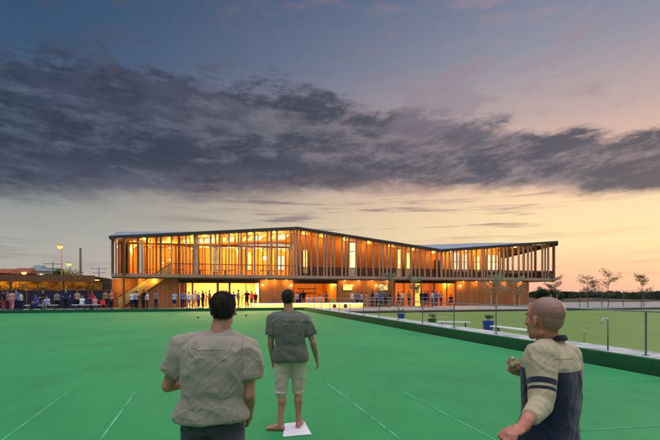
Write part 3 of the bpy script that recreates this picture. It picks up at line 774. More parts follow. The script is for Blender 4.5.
def make_top(J, voxel, amp, sleeve=.62, inf=.022, t0=-.10, hem=.06, fore=0., sl_r=.066):
    mb = MB(); rt, fw, up = frame(J); torso(mb, J, inf, t0, .97, hem=hem); b = J['build']
    for s_ in 'lr':
        sh, el, wr = J['sh'+s_], J['el'+s_], J['wr'+s_]; fo = J.get('fore'+s_, fore)
        mb.cap(lerp(J['neck'], sh, .22)-up*.012, sh-up*.004, .064*b, .074*b, 14)
        d = (el-sh)
        if fo <= 0: mb.tube([sh-d*.05, sh+d*.12, sh+d*.35, sh+d*sleeve], [.066*b, max(sl_r,.073)*b, sl_r*b*1.0, sl_r*b*1.04], 18)
        else:
            e2 = lerp(el, wr, fo); mb.tube([sh-d*.05, sh+d*.2, sh+d*.6, el-d*.06], [.069*b,.070*b,.062*b,.055*b], 18)
            mb.cap(el-d*.08, el, .055*b, .053*b, 16); mb.tube([el-(e2-el)*.05, lerp(el, e2, .5), e2], [.052*b,.050*b,.045*b], 18)
    mb.tube([J['neck']-up*.05, J['neck']+up*.012-fw*.005], [.096*b, .069*b], 18)
    me = remesh(mb, voxel, 9 if voxel < .015 else 3, folds(amp))
    if voxel < .015:
        A = [me.attributes.new(n_, 'FLOAT', 'POINT').data for n_ in ('seam_hem', 'seam_sleeve', 'seam_armhole')]
        L = (J['neck']-J['pelvis']).length; h0 = t0*L+.028
        for i, v in enumerate(me.vertices):
            c = v.co; A[0][i].value = (c-J['pelvis']).dot(up)-h0; s1 = s2 = 1.
            for s_ in 'lr':
                sh, d = J['sh'+s_], J['el'+s_]-J['sh'+s_]; LL = d.length; d = d/LL; h = (c-sh).dot(d); r_ = (c-sh-d*h).length
                if r_ < .125 and h < LL*1.1 and h > -.06 and abs((c-J['neck']).dot(rt)) > .10:
                    if J.get('fore'+s_, fore) <= 0: s1 = h-(sleeve*LL-.022)
                    s2 = abs((c-J['neck']).dot(rt))-(.150*b)-.10*max(0, -.02-(c-sh).dot(up)-.05)
            A[1][i].value = s1; A[2][i].value = s2
            if abs((c-J['neck']).dot(rt)) > .19*b and A[0][i].value < .05: A[0][i].value = 1.
    return me
def make_bottom(J, voxel, amp, to=1., inf=.014, r1=.072):
    mb = MB(); torso(mb, J, inf-.004, -.17, .14)
    b = J['build']
    for s_ in 'lr':
        hi, kn, an = J['hi'+s_], J['kn'+s_], J['an'+s_]
        mb.cap(hi+V(0,0,.02), hi-V(0,0,.04), .095*b, .095*b)
        if to <= 1: mb.tube([hi, lerp(hi, kn, .3), lerp(hi, kn, .6), lerp(hi, kn, to)], [.100*b, .100*b, .090*b, .086*b], 18)
        else:
            e = lerp(kn, an, to-1); mb.tube([hi, lerp(hi, kn, .35), lerp(hi, kn, .7), lerp(hi, kn, .97)], [.100*b,.098*b,.086*b,.074*b], 18)
            mb.cap(lerp(hi, kn, .92), lerp(kn, an, .06), .074*b, .071*b, 16); mb.tube([kn, lerp(kn, e, .4), lerp(kn, e, .8), e], [.071*b,.070*b,.062*b, r1*.9], 18)
    return remesh(mb, voxel, 2, folds(amp))
def make_hair(J, voxel, th=.008, k=1.):
    mb = MB(); c, f, u = J['head'], J['hf'], J['hu']; f = (f-u*f.dot(u)).normalized(); r = f.cross(u).normalized(); M = Matrix((r, f, u)).transposed()
    k = J.get('hk', .96); mb.ell(c-f*.023*k+u*.042*k, (.077*k+th, .098*k+th, .081*k+th), M, 20); mb.ell(c-f*.040*k+u*.006*k, (.070*k+th, .070*k+th, .072*k+th), M, 18)
    me = remesh(mb, voxel, 1)
    if th > .004:
        for v in me.vertices: v.co += v.normal*.004*(nz(v.co, 45)+nz(v.co, 20))
    return me
def fur(name, me, m, parent, n, L, w, seed, down=.5):
    rnd = random.Random(seed); mb = MB(); vs = me.vertices
    for _ in range(n):
        v = vs[rnd.randrange(len(vs))]; nn = (v.normal+V(rnd.gauss(0,.35), rnd.gauss(0,.35), rnd.gauss(0,.3)-down)).normalized(); a = nn.cross(V(rnd.gauss(0,1), rnd.gauss(0,1), rnd.gauss(0,1))).normalized()*w
        p = v.co+V(rnd.uniform(-1,1), rnd.uniform(-1,1), rnd.uniform(-1,1))*.004; l = L*rnd.uniform(.5, 1.2); mb.add([p-a, p+a, p+nn*l+v.normal*l*.3], [(0,1,2)])
    return mb.build(name, m, parent)
def neck_rib(J, m, t, r=.067, dz=.001):
    rt, fw, up = frame(J); b = J['build']; mb = MB()
    pts = [J['neck']+up*(dz-.014*math.sin(a))+rt*r*b*math.cos(a)+fw*r*b*1.02*math.sin(a) for a in [2*math.pi*k/28 for k in range(29)]]
    mb.tube(pts, .0095, 10, cap=False); mb.build('collar', m, t, smooth=True)
def make_shoes(J, voxel):
    out = []
    for s_ in 'lr':
        an, to = J['an'+s_], J['to'+s_]; fd = V((to-an).x, (to-an).y, 0).normalized(); mb = MB()
        mb.cap(an-fd*.035-V(0,0,.04), to+fd*.035+V(0,0,.008), .042, .038); mb.cap(an-V(0,0,.02), lerp(an, to, .5)+V(0,0,.01), .044, .040)
        out.append(remesh(mb, voxel, 1))
    return out

def skin(name, c): return mat(name, c, .5, .4, .14, 14, .15, 90)
M_skin = skin('skin_tanned', (.42,.20,.12)); M_skin2 = skin('skin_light', (.50,.29,.20)); M_skin3 = skin('skin_ruddy', (.46,.17,.115))
def cloth(name, c, b=.35):
    """woven cloth: fine weave, creased bump, thin darker stitching where the seam attributes cross zero"""
    if name in MATS: return MATS[name]
    m = bpy.data.materials.new(name); m.use_nodes = True; g = NT(m.node_tree); bs = g.n['Principled BSDF']; v = g.n.new('ShaderNodeTexCoord').outputs['Object']
    x, y, z = g.sep(v)
    wv = g.noise(v, 380, 3, .6); wp = g.noise(v, 3.2, 3, .5)
    q = g.xyz(g.m('ADD', g.m('MULTIPLY', x, .8), g.m('MULTIPLY', z, .55)), y, g.m('ADD', g.m('MULTIPLY', z, .75), g.m('MULTIPLY', wp, .35)))
    r1 = g.m('ABSOLUTE', g.m('SUBTRACT', g.noise(q, 4.6, 2, .4, .8), .5)); q2 = g.xyz(g.m('SUBTRACT', x, g.m('MULTIPLY', z, .6)), y, g.m('MULTIPLY', z, .8))
    r2 = g.m('ABSOLUTE', g.m('SUBTRACT', g.noise(q2, 7.5, 2, .4, .9), .5))
    fold = g.m('ADD', g.m('POWER', g.mr(r1, .16, 0.), 1.6), g.m('MULTIPLY', g.m('POWER', g.mr(r2, .12, 0.), 1.6), .55))
    col = g.mix(g.mr(wv, .3, .7), tuple(k*.86 for k in c), tuple(k*1.1 for k in c)); col = g.mix(g.mr(g.noise(v, 5, 4, .6), .35, .7), col, tuple(k*.9 for k in c))
    for nm in ('seam_hem', 'seam_sleeve', 'seam_armhole'):
        a = g.n.new('ShaderNodeAttribute'); a.attribute_name = nm; d = g.m('ABSOLUTE', g.m('SUBTRACT', a.outputs['Fac'], 0)); on = g.m('GREATER_THAN', g.m('ABSOLUTE', a.outputs['Fac']), 1e-6)
        col = g.mix(g.m('MULTIPLY', g.m('MULTIPLY', g.mr(d, .0034, .0014), on), .45), col, tuple(k*.35 for k in c))
    g.put(bs.inputs['Base Color'], col); bs.inputs['Roughness'].default_value = .92; bs.inputs['Specular IOR Level'].default_value = .15; bs.inputs['Sheen Weight'].default_value = .2
    b1 = g.n.new('ShaderNodeBump'); b1.inputs['Strength'].default_value = .55; b1.inputs['Distance'].default_value = .011; g.put(b1.inputs['Height'], fold)
    b2 = g.n.new('ShaderNodeBump'); b2.inputs['Strength'].default_value = b; b2.inputs['Distance'].default_value = .004; g.put(b2.inputs['Height'], wv); g.l.new(b1.outputs[0], b2.inputs['Normal']); g.l.new(b2.outputs[0], bs.inputs['Normal'])
    MATS[name] = m; return m
M_hair = mat('hair_dark_brown', (.028,.017,.012), .6, .4, .5, 40, .8, 200, stretch=(1,1,.3)); M_hairg = mat('hair_grey', (.22,.21,.2), .7, .3, .3, 40, .6, 200)
M_stub = mat('hair_stubble', (.28,.135,.10), .42, .5, .10, 12, .2, 300)
M_shoe = mat('shoe_leather', (.03,.03,.035), .5, .4)

def cf(cx, cz): return Vector((CY*cx+SY*cz, -SY*cx+CY*cz, 0))     # direction given as right/ahead of the camera
BASE = Matrix.Rotation(-YAW, 3, 'Z')      # local frame: x right of the camera, y ahead

# -- man in the grey-green T-shirt, nearest left
Zm = 2.75; o = cw((214-330)*Zm/F, Zm, 0); kx = Zm/F
t = thing('person', 'man with short dark hair and baggy grey-green T-shirt seen from behind, nearest on the left', 'person', o, -YAW)
lx = lambda px: (px-214)*kx
lz = lambda py: EYE-(py-HZ)*kx
J = J0(pelvis=V(lx(213),.0,.93), neck=V(lx(219),.0,lz(334)), head=V(lx(222),.035,lz(310.5)), shl=V(lx(184),-.015,lz(347)), shr=V(lx(247),.0,lz(347)),
       ell=V(lx(168),.0,lz(386)), elr=V(lx(250),-.03,lz(394)), wrl=V(lx(180),.26,lz(388)), wrr=V(lx(245),.13,lz(421)),
       hil=V(lx(213)-.09,0,.88), hir=V(lx(213)+.09,0,.88), knl=V(lx(213)-.11,.08,.48), knr=V(lx(213)+.11,-.02,.48), anl=V(lx(213)-.12,.02,.085), anr=V(lx(213)+.12,-.12,.085),
       tol=V(lx(213)-.14,.18,.035), tor=V(lx(213)+.15,.04,.035), hf=V(-.1,1,0), build=1.06, hk=.95, curl=.8, pnl=V(.6,0,-.8), pnr=V(-1,.2,0))
vx = .009
M_tee1 = cloth('tshirt_grey_green', (.32,.275,.215), .3)
link_mesh('body', make_body(J, .008), M_skin, t)
link_mesh('tshirt', make_top(J, .009, .014, sleeve=.66, inf=.034, t0=-.02, hem=.05, sl_r=.080), M_tee1, t)
link_mesh('trousers', make_bottom(J, .012, .006, 1.85), cloth('trousers_charcoal', (.05,.052,.058)), t)
hm = make_hair(J, .007, .002); hh = link_mesh('hair', hm, M_hair, t); fur('hair_strands', hm, M_hair, hh, 14000, .010, .0007, 1)
for me in make_shoes(J, .01): link_mesh('shoe', me, M_shoe, t)

# -- barefoot man on the mat
Zm = 5.45; kx = Zm/F; o = cw((290-330)*Zm/F, Zm, 0)
lx = lambda px: (px-290)*kx
lz = lambda py: EYE-(py-HZ)*kx
t = thing('person', 'barefoot man in grey T-shirt and beige shorts standing with one foot on the white mat', 'person', o, -YAW)
J = J0(pelvis=V(lx(291),0,.93), neck=V(lx(289),-.02,1.46), head=V(lx(288),.015,1.625), shl=V(lx(289)-.20,-.02,1.375), shr=V(lx(289)+.20,0,1.375),
       ell=V(lx(271),-.04,1.10), elr=V(lx(313),.0,1.09), wrl=V(lx(272),.06,.86), wrr=V(lx(316.5),.12,.86),
       hil=V(lx(284),0,.89), hir=V(lx(298),.02,.89), knl=V(lx(281),.0,.49), knr=V(lx(298),.06,.49), anl=V(lx(280.5),-.03,.085), anr=V(lx(298),.08,.092),
       tol=V(lx(270),.0,.03), tor=V(lx(299.5),.235,.035), build=1.02, curl=.45)
link_mesh('body', make_body(J, .008), M_skin, t)
link_mesh('tshirt', make_top(J, .010, .012, sleeve=.70, inf=.030, t0=-.14, hem=.05, sl_r=.076), cloth('tshirt_slate', (.135,.135,.112), .3), t)
link_mesh('shorts', make_bottom(J, .011, .009, 1.06, .022, .102), cloth('shorts_beige', (.54,.44,.33)), t)
hm = make_hair(J, .008, .001); hh = link_mesh('hair', hm, M_hair, t); fur('hair_strands', hm, M_hair, hh, 9000, .007, .0008, 2)
q = [ground_at(*p) for p in ((284.5,424.3),(304.5,422.3),(311.5,435),(283,437.5))]
mb = MB(); mb.hexa([(p.x,p.y,.0045) for p in q]+[(p.x,p.y,.011) for p in q])
c = sum(q, V(0,0,0))/4; mb.v = [(x-c.x, y-c.y, z) for x, y, z in mb.v]
ob = mb.build('mat', mat('white_mat', (.72,.70,.74), .7, .3, .06, 12)); ob.location = (c.x, c.y, 0); props(ob, 'small white rectangular mat on the turf under the bare feet of the man in shorts', 'mat')

# -- older man at the right
Zm = 2.4; o = cw((552-330)*Zm/F, Zm, 0); cx0 = (552-330)*Zm/F
def Q(px, py, Z): return V((px-330)*Z/F-cx0, Z-Zm, EYE-(py-HZ)*Z/F)
t = thing('person', 'balding man in navy and khaki jersey at the right, holding a snack', 'person', o, -YAW)
J = J0(pelvis=Q(546,447,2.40), neck=Q(550,343,2.40), head=Q(543.5,319.5,2.385), shl=Q(541,356,2.26), shr=Q(568.5,355,2.54),
       ell=Q(540.5,404,2.16), elr=Q(571,402,2.58), wrl=Q(521,428,1.98), wrr=Q(528,374,2.47), hil=Q(541,452,2.33), hir=Q(552,452,2.47),
       fwd=V(-.6,.8,0), hk=1.0, hf=V(-.44,.90,-.10), hu=V(.0,.02,1).normalized(), build=.98, curl=1.15, hdl=V(-.34,-.22,-.06), hdr=V(-.30,-.12,.12), pnl=V(-.1,-.1,-1), pnr=V(-.45,.3,.9))
pv = J['pelvis']
for s_, sg in (('l',-1),('r',1)):
    rt = V(.7,.7,0); J['hi'+s_] = pv+rt*.09*sg-V(0,0,.05); J['kn'+s_] = V(J['hi'+s_].x-.03, J['hi'+s_].y+.02, .48)+rt*.02*sg
    J['an'+s_] = V(J['kn'+s_].x+.01, J['kn'+s_].y-.02, .085)+rt*.01*sg; J['to'+s_] = J['an'+s_]+V(-.11,.11,-.05)
J['forel'] = .60; J['forer'] = .12
link_mesh('body', make_body(J, .005), M_skin3, t)
me = make_top(J, .0085, .011, inf=.026, t0=-.16, hem=.02)
rt, fw, up = frame(J)
def dist(c, a, b):
    h = max(0, min(1, (c-a).dot(b-a)/(b-a).length_squared)); return (c-lerp(a, b, h)).length, h
at_ = me.attributes.new('pattern', 'FLOAT', 'POINT'); sh, el, wr = J['shl'], J['ell'], J['wrl']
for i, vv in enumerate(me.vertices):
    c = vv.co; dl, hl = dist(c, sh-(el-sh)*.05, el); df, _ = dist(c, el, wr); dr, hr = dist(c, J['shr'], J['elr']); dfr, _ = dist(c, J['elr'], J['wrr'])
    dt, ht = dist(c, J['pelvis'], J['neck'])
    body_ = min((.775-ht)*.55, dl-.079, df-.072, dr-.079, dfr-.07)
    L = (el-sh).length; q = hl*L; band = max(.014-abs(q-.60*L), .008-abs(q-.74*L)); band = min(band, .092-dl, (.95-hl))
    at_.data[i].value = max(body_, band)
mj = cloth('jersey_two_tone', (.46,.37,.235), .35); g = NT(mj.node_tree); bs = g.n['Principled BSDF']; old = bs.inputs['Base Color'].links[0].from_socket
an_ = g.n.new('ShaderNodeAttribute'); an_.attribute_name = 'pattern'
g.put(bs.inputs['Base Color'], g.mix(g.mr(an_.outputs['Fac'], -.0012, .0012), old, (.018,.020,.045)))
ob = link_mesh('jersey', me, mj, t)
nk = J['neck']
mb = MB(); pts = []; n_ = (up*.9-fw*.10).normalized()
for k in range(25):
    a = 2*math.pi*k/24; pts.append(nk+up*(.022-.02*math.sin(a))+rt*.066*math.cos(a)+fw*(.068*math.sin(a)-.004))
mb.tube(pts, .0105, 10); mb.tube([p-up*.014+(p-nk)*.08 for p in pts], .0105, 10)
link_mesh('collar', remesh(mb, .005, 2), cloth('collar_navy', (.016,.017,.03)), t)
link_mesh('trousers', make_bottom(J, .012, .006, 1.85), cloth('trousers_navy', (.020,.022,.048)), t)
for me in make_shoes(J, .01): link_mesh('shoe', me, M_shoe, t)
link_mesh('hair', make_hair(J, .006, .0006), M_stub, t)
for sg in (-1, 1):      # eyes
    hf = (J['hf']-J['hu']*J['hf'].dot(J['hu'])).normalized(); hr = hf.cross(J['hu'])
    MB().ell(J['head']+hf*.066+hr*.029*sg+J['hu']*.004, (.012,.012,.012)).build('eye', mat('eye', (.12,.09,.08), .2, .6), t, smooth=True)
d = J['hdr'].normalized(); pc = J['wrr']+d*.11+V(0,0,.028)
world_pc = BASE @ pc+Vector(o)
sn = MB(); sn.ell((0,0,0), (.018,.014,.024), Matrix.Rotation(.4,3,'Y'), 14); sn.ell((-.004,0,.024), (.013,.011,.014), None, 10)
ob = sn.build('snack', mat('bread_roll', (.62,.42,.25), .7, .3, .3, 30), smooth=True); ob.location = world_pc
props(ob, 'small pale snack held up in the fingers of the balding man', 'food')

# -- people around the clubhouse: a few poses, copied and dressed one by one
def proto(pose):
    if pose == 'stand': J = J0()
    elif pose == 'glass': J = J0(wrr=V(.12,.20,1.20), elr=V(.23,.02,1.10), hdr=V(-.2,.6,.3), curl=1.2)
    elif pose == 'hips': J = J0(ell=V(-.36,-.06,1.15), elr=V(.36,-.06,1.15), wrl=V(-.17,.0,.98), wrr=V(.17,.0,.98), knl=V(-.12,.03,.49), anl=V(-.16,0,.085), tol=V(-.2,.15,.035))
    elif pose == 'walk': J = J0(knl=V(-.09,.16,.50), anl=V(-.09,.24,.10), tol=V(-.1,.40,.05), knr=V(.09,-.04,.47), anr=V(.09,-.30,.13), tor=V(.09,-.18,.04), wrl=V(-.22,-.14,.90), wrr=V(.22,.22,.92), neck=V(0,.03,1.44), head=V(0,.07,1.61))
    elif pose == 'talk': J = J0(wrl=V(-.10,.24,1.12), wrr=V(.12,.22,1.06), ell=V(-.23,.0,1.10), hf=V(.5,1,0).normalized())
    elif pose == 'sit': J = J0(pelvis=V(0,0,.53), neck=V(0,.07,1.02), head=V(0,.13,1.18), shl=V(-.175,.05,.955), shr=V(.175,.05,.955), ell=V(-.23,.14,.72), elr=V(.23,.14,.72),
              wrl=V(-.12,.36,.62), wrr=V(.12,.36,.62), hil=V(-.09,.03,.50), hir=V(.09,.03,.50), knl=V(-.12,.44,.49), knr=V(.12,.44,.49), anl=V(-.12,.46,.085), anr=V(.12,.42,.085), tol=V(-.13,.62,.035), tor=V(.13,.58,.035))
    vx = .02
    d = dict(body=make_body(J, .017), shirt=make_top(J, vx, .005, fore=0., inf=.026), trousers=make_bottom(J, vx, .004, 1.85), shorts=make_bottom(J, vx, .004, .95), hair=make_hair(J, .018, .012))
    for me in d.values(): me.materials.append(M_shoe)
    d['shoes'] = make_shoes(J, .02)
    for me in d['shoes']: me.materials.append(M_shoe)
    return d
PROT = {}
def col_mat(kind, c): return mat('cloth_%s' % kind, c, .85, .2, .1, 6)
COL = dict(white=(.66,.66,.68), pale_blue=(.36,.46,.66), blue=(.10,.19,.48), navy=(.02,.03,.09), black=(.015,.015,.018), red=(.5,.04,.04), pink=(.62,.22,.24), lilac=(.52,.44,.68),
           grey=(.2,.2,.21), khaki=(.25,.2,.12), orange=(.55,.2,.05), green=(.06,.2,.08), royal=(.06,.07,.42), tan=(.4,.3,.2))
SK = (M_skin, M_skin2, M_skin3); HR = (M_hair, M_hairg)
rs = random.Random(3)
def person(px, v, pose, top, low, ang, label, group, short=False, sc=1., z=GZ, dz=0., py=None):
    if pose not in PROT: PROT[pose] = proto(pose)
    D = PROT[pose]; u = U(px, v); sc *= rs.uniform(.92, 1.06); ang += rs.uniform(-25, 25)
    t = thing('person', label, 'person', (u, v, z+dz), R(ang)-YAW, group); t.scale = (sc, sc, sc)
    def put(nm, me, m):
        o = bpy.data.objects.new(nm, me); C.objects.link(o); o.parent = t
        o.material_slots[0].link = 'OBJECT'; o.material_slots[0].material = m
    put('body', D['body'], rs.choice(SK)); put('shirt', D['shirt'], col_mat(top, COL[top]))
    put('shorts' if short else 'trousers', D['shorts' if short else 'trousers'], col_mat(low, COL[low])); put('hair', D['hair'], rs.choice((M_hair, M_hair, M_hairg)))
    if pose == 'sit' or not short:
        for me in D['shoes']: put('shoe', me, M_shoe)
    return t
gA = 'people gathered at the bright opening'; gB = 'people on the left terrace'; gC = 'people on the paving at the right half of the clubhouse'; gD = 'people inside the orange bar'
for a in [
 (131.5,44.6,'talk','white','navy',60,'person in white shirt at the foot of the outdoor stair',gB,0),
 (136.5,44.9,'hips','pale_blue','black',-40,'pale blue shirted person, hands on hips, at the stair foot',gB,0),
 (143.5,45.1,'stand','black','black',150,'person dressed all in black in the shadow under the stair',gB,0),
 (147,44.8,'glass','white','black',100,'person in white top and black trousers right of the one all in black',gB,0),
 (134,46,'talk','tan','black',-150,'person in tan top behind the pair at the foot of the outdoor stair',gB,0),
 (156,45.4,'glass','grey','navy',40,'person in grey top with a glass in front of the cladding right of the stair',gB,0),
 (185.6,47.6,'stand','grey','black',60,'grey dressed person just inside the left end of the bright room',gA,0),
 (195.6,47.8,'talk','white','tan',-20,'person in white top inside the bright room behind the thick left post',gA,0),
 (209.5,45.2,'talk','khaki','navy',100,'person in khaki top just left of the dark head of the nearest man',gA,0),
 (226.6,48.2,'walk','lilac','navy',40,'person in lilac top inside the bright room right of the dark head',gA,0),
 (251.5,48.4,'stand','red','navy',-30,'person in red top inside the bright room near the right wall',gA,0),
 (255.5,45.2,'talk','navy','grey',60,'person in navy top at the right jamb of the bright opening',gA,0),
 (303.6,47.4,'talk','black','grey',20,'person in black standing at the bar counter in the orange bar',gD,0),
 (326,47.6,'hips','blue','navy',-60,'person in blue standing inside the orange bar right of the seated three',gD,0),
 (402.5,46,'glass','white','grey',140,'person in white top with a glass at the left of the orange doorway',gC,0),
 (409,46.2,'talk','khaki','black',-70,'person in khaki top inside the orange doorway left of the yellow door',gC,0),
 (441,46,'stand','tan','navy',40,'person in tan top near the right post of the orange doorway',gC,0),
 (378.9,45.6,'talk','red','grey',10,'person in red top half hidden behind two blue shirts',gC,0),
 (174.5,44.7,'stand','pale_blue','navy',170,'lone person in pale blue shirt and navy shorts left of the bright opening',gA,1),
 (182.6,45,'glass','blue','navy',-150,'person in blue shirt raising a glass at the left jamb of the bright opening',gA,0),
 (189,44.6,'hips','white','grey',30,'person in white shirt, hands on hips, left of centre in the bright opening',gA,0),
 (192.5,45.4,'walk','pale_blue','tan',-70,'person in pale blue shirt and tan shorts walking past the bright room',gA,1),
 (198.6,44.9,'talk','blue','navy',-120,'person in blue shirt talking in front of the thick left jamb post',gA,0),
 (202.8,45.2,'stand','black','black',80,'slim dark figure right of the blue-shirted talker in the bright opening',gA,0),
 (206,48.6,'talk','tan','khaki',160,'person in tan top inside the bright room behind the others',gA,0),
 (223,45.3,'stand','pale_blue','grey',150,'person in pale blue shirt just right of the dark head of the nearest man',gA,0),
 (233.6,44.7,'hips','royal','navy',10,'person in royal blue shirt and navy shorts in the bright opening',gA,1),
 (238.4,45.3,'glass','grey','grey',-60,'person in grey with a raised glass right of the royal blue shirt',gA,0),
 (246.8,45.6,'hips','black','black',170,'dark figure with hands on hips in the right of the bright opening',gA,0),
 (241.8,49.2,'talk','orange','tan',90,'person in orange top inside the bright room near its right wall',gA,0),
 (297,45.4,'glass','pale_blue','navy',-150,'person in pale blue shirt at the left edge of the orange bar opening',gD,0),
 (300.4,45.6,'stand','black','black',110,'dark dressed person at the left edge of the orange bar opening',gD,0),
 (352.3,44.6,'talk','white','grey',-40,'person in white shirt under the left small window',gC,0),
 (357.5,45,'hips','grey','navy',170,'person in grey shirt right of the left small window',gC,0),
 (361.5,44.7,'stand','lilac','navy',60,'person in lilac shirt between the two small windows',gC,0),
 (367,43.6,'stand','orange','tan',20,'person in orange top and tan shorts at the right end of the lit bench',gC,1),
 (372.5,44.3,'glass','navy','navy',120,'person in navy top holding a glass right of the lit bench',gC,0),
 (376.6,44.8,'talk','pale_blue','black',-90,'person in pale blue shirt under the right small window',gC,0),
 (381,44.4,'hips','blue','navy',160,'person in blue shirt, hands on hips, under the right small window',gC,0),
 (385.6,44.9,'stand','navy','black',-30,'person in navy top right of the blue shirt with hands on hips',gC,0),
 (389.5,44.5,'glass','black','green',90,'person in black top and green trousers left of the orange doorway',gC,0),
 (398.6,44.8,'walk','navy','navy',80,'person in navy walking in front of the orange doorway',gC,0),
 (421.6,44.3,'talk','navy','black',30,'person in navy top, leftmost of the group in the orange doorway',gC,0),
 (425.2,44.9,'stand','black','black',160,'dark dressed person second from left in the orange doorway group',gC,0),
 (428.2,44.2,'hips','navy','navy',-100,'person in navy left of the white shirt in the doorway group',gC,0),
 (432.2,43.9,'stand','white','navy',60,'person in white shirt and navy trousers in the doorway group',gC,0),
 (436.6,44.5,'glass','blue','navy',120,'person in blue shirt at the right end of the doorway group',gC,0)]:
    person(*a[:8], short=bool(a[8]))
stool_group = 'seated people on the terrace'
def stool(u, v, rz=0, m=None, label='', h=.45):
    t = thing('stool', label, 'stool', (u, v, GZ), rz, 'low stools around the clubhouse')
    MB().lathe([(.17,h-.04),(.18,h-.02),(.17,h)], n=16).build('seat', m or M_postd, t)
    for k in range(4):
        a = math.pi/4+k*math.pi/2; MB().tube([(.12*math.cos(a),.12*math.sin(a),h-.03),(.17*math.cos(a),.17*math.sin(a),0)], .014, 6).build('leg', M_steeld, t)
for x, c, l in ((308.6,'white','left one of the three in white shirts seated in the orange bar'),(314,'lilac','middle one of the three in pale shirts seated in the orange bar'),(319.6,'white','right one of the three in white shirts seated in the orange bar')):
    u = U(x, 46.2); person(x, 46.2, 'sit', c, 'tan', 200, l, gD); stool(u, 46.2, label='stool under the '+l.split(' one')[0]+' one of the three seated in the orange bar')
person(451.3, 45.3, 'sit', 'navy', 'navy', 150, 'person in navy seated alone at the right side of the orange doorway', gC); stool(U(451.3,45.3), 45.3, label='stool under the lone seated person in navy at the orange doorway')
# left terrace: two white benches with people
def bench(name, label, x0, x1, v, z, h, m, rz=0., depth=.4, group='white benches on the terrace', topc=None):
    a, b = U(x0, v), U(x1, v); t = thing(name, label, 'bench', ((a+b)/2, v, z), 0, group); w = (b-a)/2
    for k in range(3): MB().box(-w, w, -depth/2+k*depth/3, -depth/2+(k+.9)*depth/3, h-.05, h).build('slat', m, t, bevel=.005)
    for sx in (-1, 1):
        q = sx*(w-.35)
        MB().beam((q,-depth/2+.04,0), (q,-depth/2+.04,h-.05), .05, .05).build('leg', M_steeld, t); MB().beam((q,depth/2-.04,0), (q,depth/2-.04,h-.05), .05, .05).build('leg', M_steeld, t)
        MB().box(q-.03, q+.03, -depth/2, depth/2, h-.09, h-.052).build('brace', M_steeld, t)
    return t
bench('bench', 'white bench at the far left of the terrace, under the blue and lilac shirts', 25, 58, 44, GZ, .45, M_white)
bench('bench', 'white bench left of the outdoor stair, with pink and white shirts on it', 72, 101, 44, GZ, .45, M_white)
for a in [(37,44,'sit','royal','navy',175,'seated person in royal blue shirt on the far left bench'),(47.5,44,'sit','lilac','grey',170,'seated person in lilac shirt on the far left bench'),
          (82,44,'sit','white','grey',10,'seated person in white top on the bench nearer the stair'),(88,44,'sit','navy','navy',-20,'seated person in navy in the middle of the bench nearer the stair'),
          (95,44,'sit','pink','tan',5,'seated person in pink top at the right end of the bench nearer the stair')]:
    person(*a, gB)
for a in [(3.5,43.7,'stand','black','red',80,'person in black top and red trousers at the far left edge',gB),(7.5,44.6,'talk','grey','navy',-50,'person in grey top talking second from the left edge',gB),
          (11.8,44.1,'walk','pink','pink',40,'person all in pink walking near the left edge',gB),(16.5,44.8,'stand','blue','navy',150,'person in blue shirt standing left of the far left bench',gB),
          (111.5,45.2,'stand','pink','black',-60,'person in pink top standing just left of the outdoor stair',gB),(66,45.5,'hips','navy','black',160,'person in navy with hands on hips between the two white benches',gB),
 (20.5,45,'talk','white','navy',-100,'person in white top behind the left end of the far left bench',gB),(43,45.2,'talk','black','grey',150,'person in black top standing behind the blue and lilac shirts',gB),(77.5,45.4,'glass','tan','black',-140,'person in tan top standing behind the left end of the bench nearer the stair',gB),(92,45.5,'stand','red','navy',170,'person in red top standing behind the bench nearer the stair',gB),(105.5,45.6,'walk','khaki','black',70,'person in khaki top walking behind the bright red chair',gB),(57,44.9,'stand','grey','black',20,'person in grey top at the right end of the far left bench',gB)]:
    person(*a)
# red folding chair by the stair, lime chair by the bar
def chair(px, v, m, label, rz):
    t = thing('chair', label, 'chair', (U(px,v), v, GZ), rz, 'plastic chairs by the clubhouse')
    MB().box(-.23,.23,-.22,.22,.42,.46).build('seat', m, t, bevel=.012); MB().hexa([(-.22,.20,.46),(.22,.20,.46),(.22,.235,.46),(-.22,.235,.46),(-.22,.27,.86),(.22,.27,.86),(.22,.30,.86),(-.22,.30,.86)]).build('backrest', m, t, bevel=.012)
    for sx in (-1,1):
        for sy in (-1,1): MB().tube([(sx*.19,sy*.18,.42),(sx*.22,sy*.22,0)], .016, 7).build('leg', m, t)
M_red = mat('red_plastic', (.62,.02,.02), .4, .5); M_lime = mat('lime_plastic', (.25,.75,.03), .4, .5)
chair(103.5, 43.8, M_red, 'bright red chair left of the outdoor stair', .4); chair(333, 45.2, M_lime, 'lime green chair at the right edge of the orange bar', 2.6)
# bags in front of the lit bench
for x, l, m in ((334.5,'dark red bag standing in front of the lit bench, the left one of two','red'),(345.5,'black bag standing in front of the lit bench, the right one of two','black')):
    t = thing('sports_bag', l, 'bag', (U(x,42.98), 42.98, GZ), .3, 'bags in front of the lit bench')
    mb = MB(); mb.loft([((0,0,z),(1,0,0),(0,1,0),rx,ry) for z, rx, ry in ((0,.17,.10),(.03,.2,.12),(.22,.2,.12),(.32,.17,.09),(.35,.1,.04))], 20)
    mb.build('bag_body', cloth('bag_'+m, (.12,.02,.015) if m == 'red' else (.02,.02,.02)), t, smooth=True)
    MB().tube([(-.1,0,.33),(-.08,0,.43),(.08,0,.43),(.1,0,.33)], .012, 8).build('handle', M_black, t)
